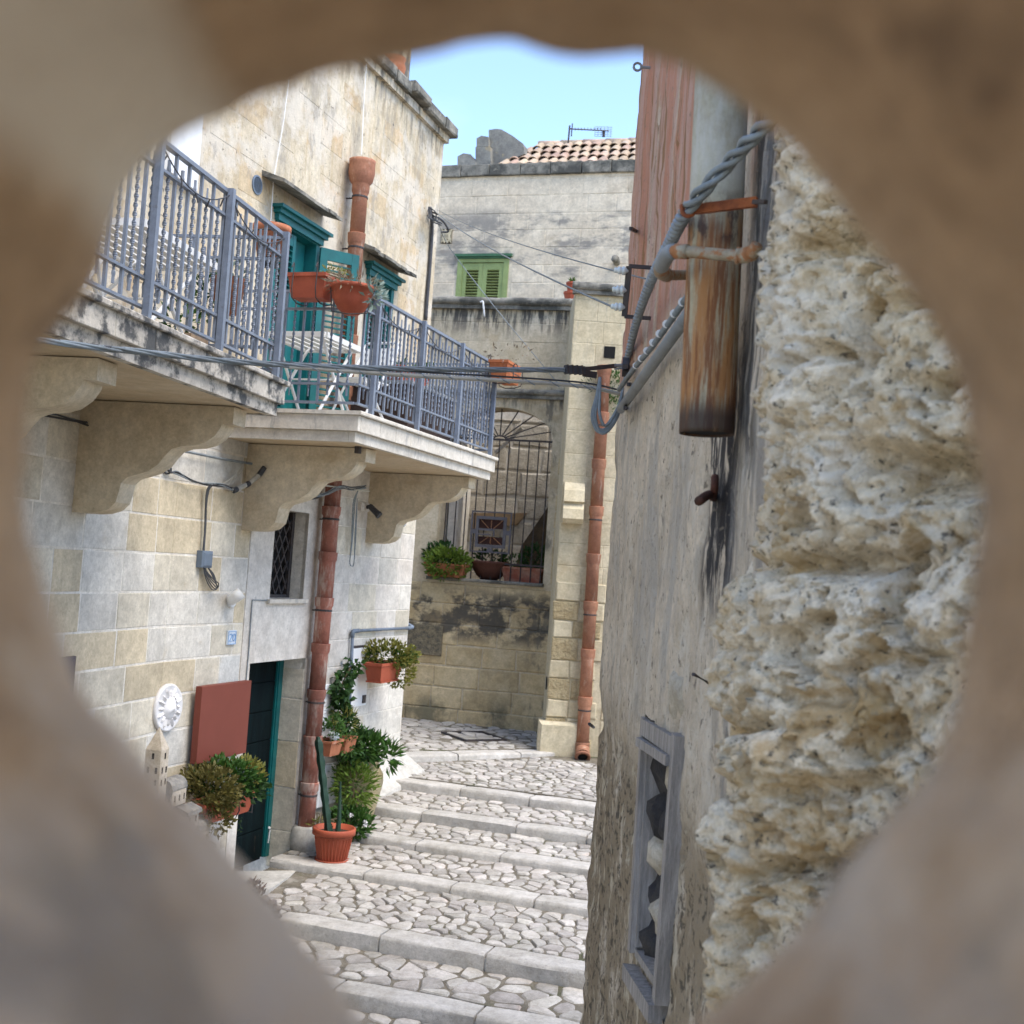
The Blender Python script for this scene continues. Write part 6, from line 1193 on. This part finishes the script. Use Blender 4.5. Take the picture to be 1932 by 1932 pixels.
for k in range(5): put('drop_wire', MB().tube(spline([L2.at(400 + U(-5, 5), 914, .06), L2.at(391 + U(-2, 2), 930, .05), L2.at(387 + U(-2, 2), 990, .04), L2.at(384 + U(-2, 2), 1060, .04), L2.at(388 + k * 3, 1090, .05), L2.at(400 + k * 3, 1112 - k * 3, .06), L2.at(410, 1108, .05), L2.at(400 + k, 1085, .05), L2.at(392, 1070, .04)], 5), .005, 5, False), Mcabled, wb)
put('ring', MB().tube([L2.at(316 + 7 * cos(i * .6), 886 + 8 * sin(i * .6), .05) for i in range(12)], .008, 6), Mcabled, wb)
for k in range(4): put('loose_wire', MB().tube(spline([L2.at(460, 872, .05), L2.at(452 + U(-4, 4), 890, .08), L2.at(430 + U(-8, 8), 912, .06), L2.at(410, 920, .06)], 4), .004, 5, False), Mcablel, wb)
put('taped_sleeve', MB().tube([L2.at(440, 926, .08), L2.at(470, 912, .12), L2.at(490, 895, .16), L2.at(499, 882, .18)], .022, 10), Mcablel, wb, True); put('tape', MB().tube([L2.at(463, 916, .11), L2.at(470, 912, .12)], .025, 10).tube([L2.at(440, 926, .08), L2.at(447, 923, .09)], .025, 10).tube([L2.at(488, 897, .157), L2.at(499, 882, .18)], .024, 10), Mcabled, wb)
jb_ = thing('junction_box', 'small grey junction box on the wall at the end of the drop wires', 'box', L2.at(392, 1070, .02)); put('case', wallbox(L2, 385, 1039, 402, 1072, .004, .07, .02), Mgrey, jb_)
w3 = wires('wire_bundle', 'bundle of wires between the middle and far corbels behind the camera', L2, [(560, 936), (590, 938), (615, 932), (640, 920), (665, 922), (690, 918)], 7, .006, 4, .28); put('rail', MB().tube([L2.at(612, 916, .28), L2.at(697, 927, .28)], .008, 6), Mcablel, w3)
for k in range(3): put('hanging_loop', MB().tube(spline([L2.at(676, 924, .1), L2.at(666 + k * 2, 950, .08), L2.at(663 + k, 1020, .06), L2.at(660, 1060, .05), L2.at(664, 1068, .05), L2.at(668, 1060, .05), L2.at(670 + k, 1000, .06), L2.at(674, 940, .08)], 5), .005, 5, False), Mcable, w3)
cc2 = thing('security_camera', 'small black security camera on the wall under the far balcony', 'camera', L2.at(700, 975, .1)); put('mount', wallbox(L2, 683, 948, 697, 966, .004, .05), Mplast, cc2); a_ = L2.at(694, 957, .06); b_ = L2.at(716, 972, .20)
put('arm', MB().tube([L2.at(692, 957, .05), L2.at(700, 955, .10)], .02, 8), Mcabled, cc2); put('body', MB().tube([L2.at(698, 955, .10), L2.at(713, 970, .22)], [.03, .035], 12).tube([L2.at(713, 970, .22), L2.at(716, 973, .24)], .04, 12), Mcabled, cc2)
tag(put('wall_ring', MB().tube([L2.at(763, 978, .03) + L2.d * .07 * cos(i * .4) + Vector((0, 0, .09 * sin(i * .4))) for i in range(9, 25)], .007, 6), Mcable), 'thin wire ring hanging from the wall near the far corner', 'ring')
tag(put('hanging_line', MB().tube([L2.at(545, 150, .03), L2.at(535, 230, .03), L2.at(516, 340, .03), L2.at(510, 430, .03)], .005, 5), Mwhite), 'thin white line hanging down the upper wall past the near hood', 'line')
tag(put('hanging_line', MB().tube([L2.at(692, 110, .03), L2.at(686, 200, .03), L2.at(682, 292, .1)], .005, 5), Mwhite), 'thin white line hanging down into the terracotta hopper', 'line')
# weeds by the pillar pipe
t = thing('wall_weed', 'tuft of green weeds growing behind the clay pipe on the pillar', 'weed', PF.at(1160, 745, .05)); put('leaves', blob(MB(), PF.at(1160, 728, .08), .17, .07, .22, 260, .06, .025), FG, t); put('dark_leaves', blob(MB(), PF.at(1125, 722, .06), .2, .05, .12, 130, .06, .012), FD, t); put('trailing_leaves', blob(MB(), PF.at(1150, 770, .06), .06, .05, .3, 70, .05, .015), FG, t)
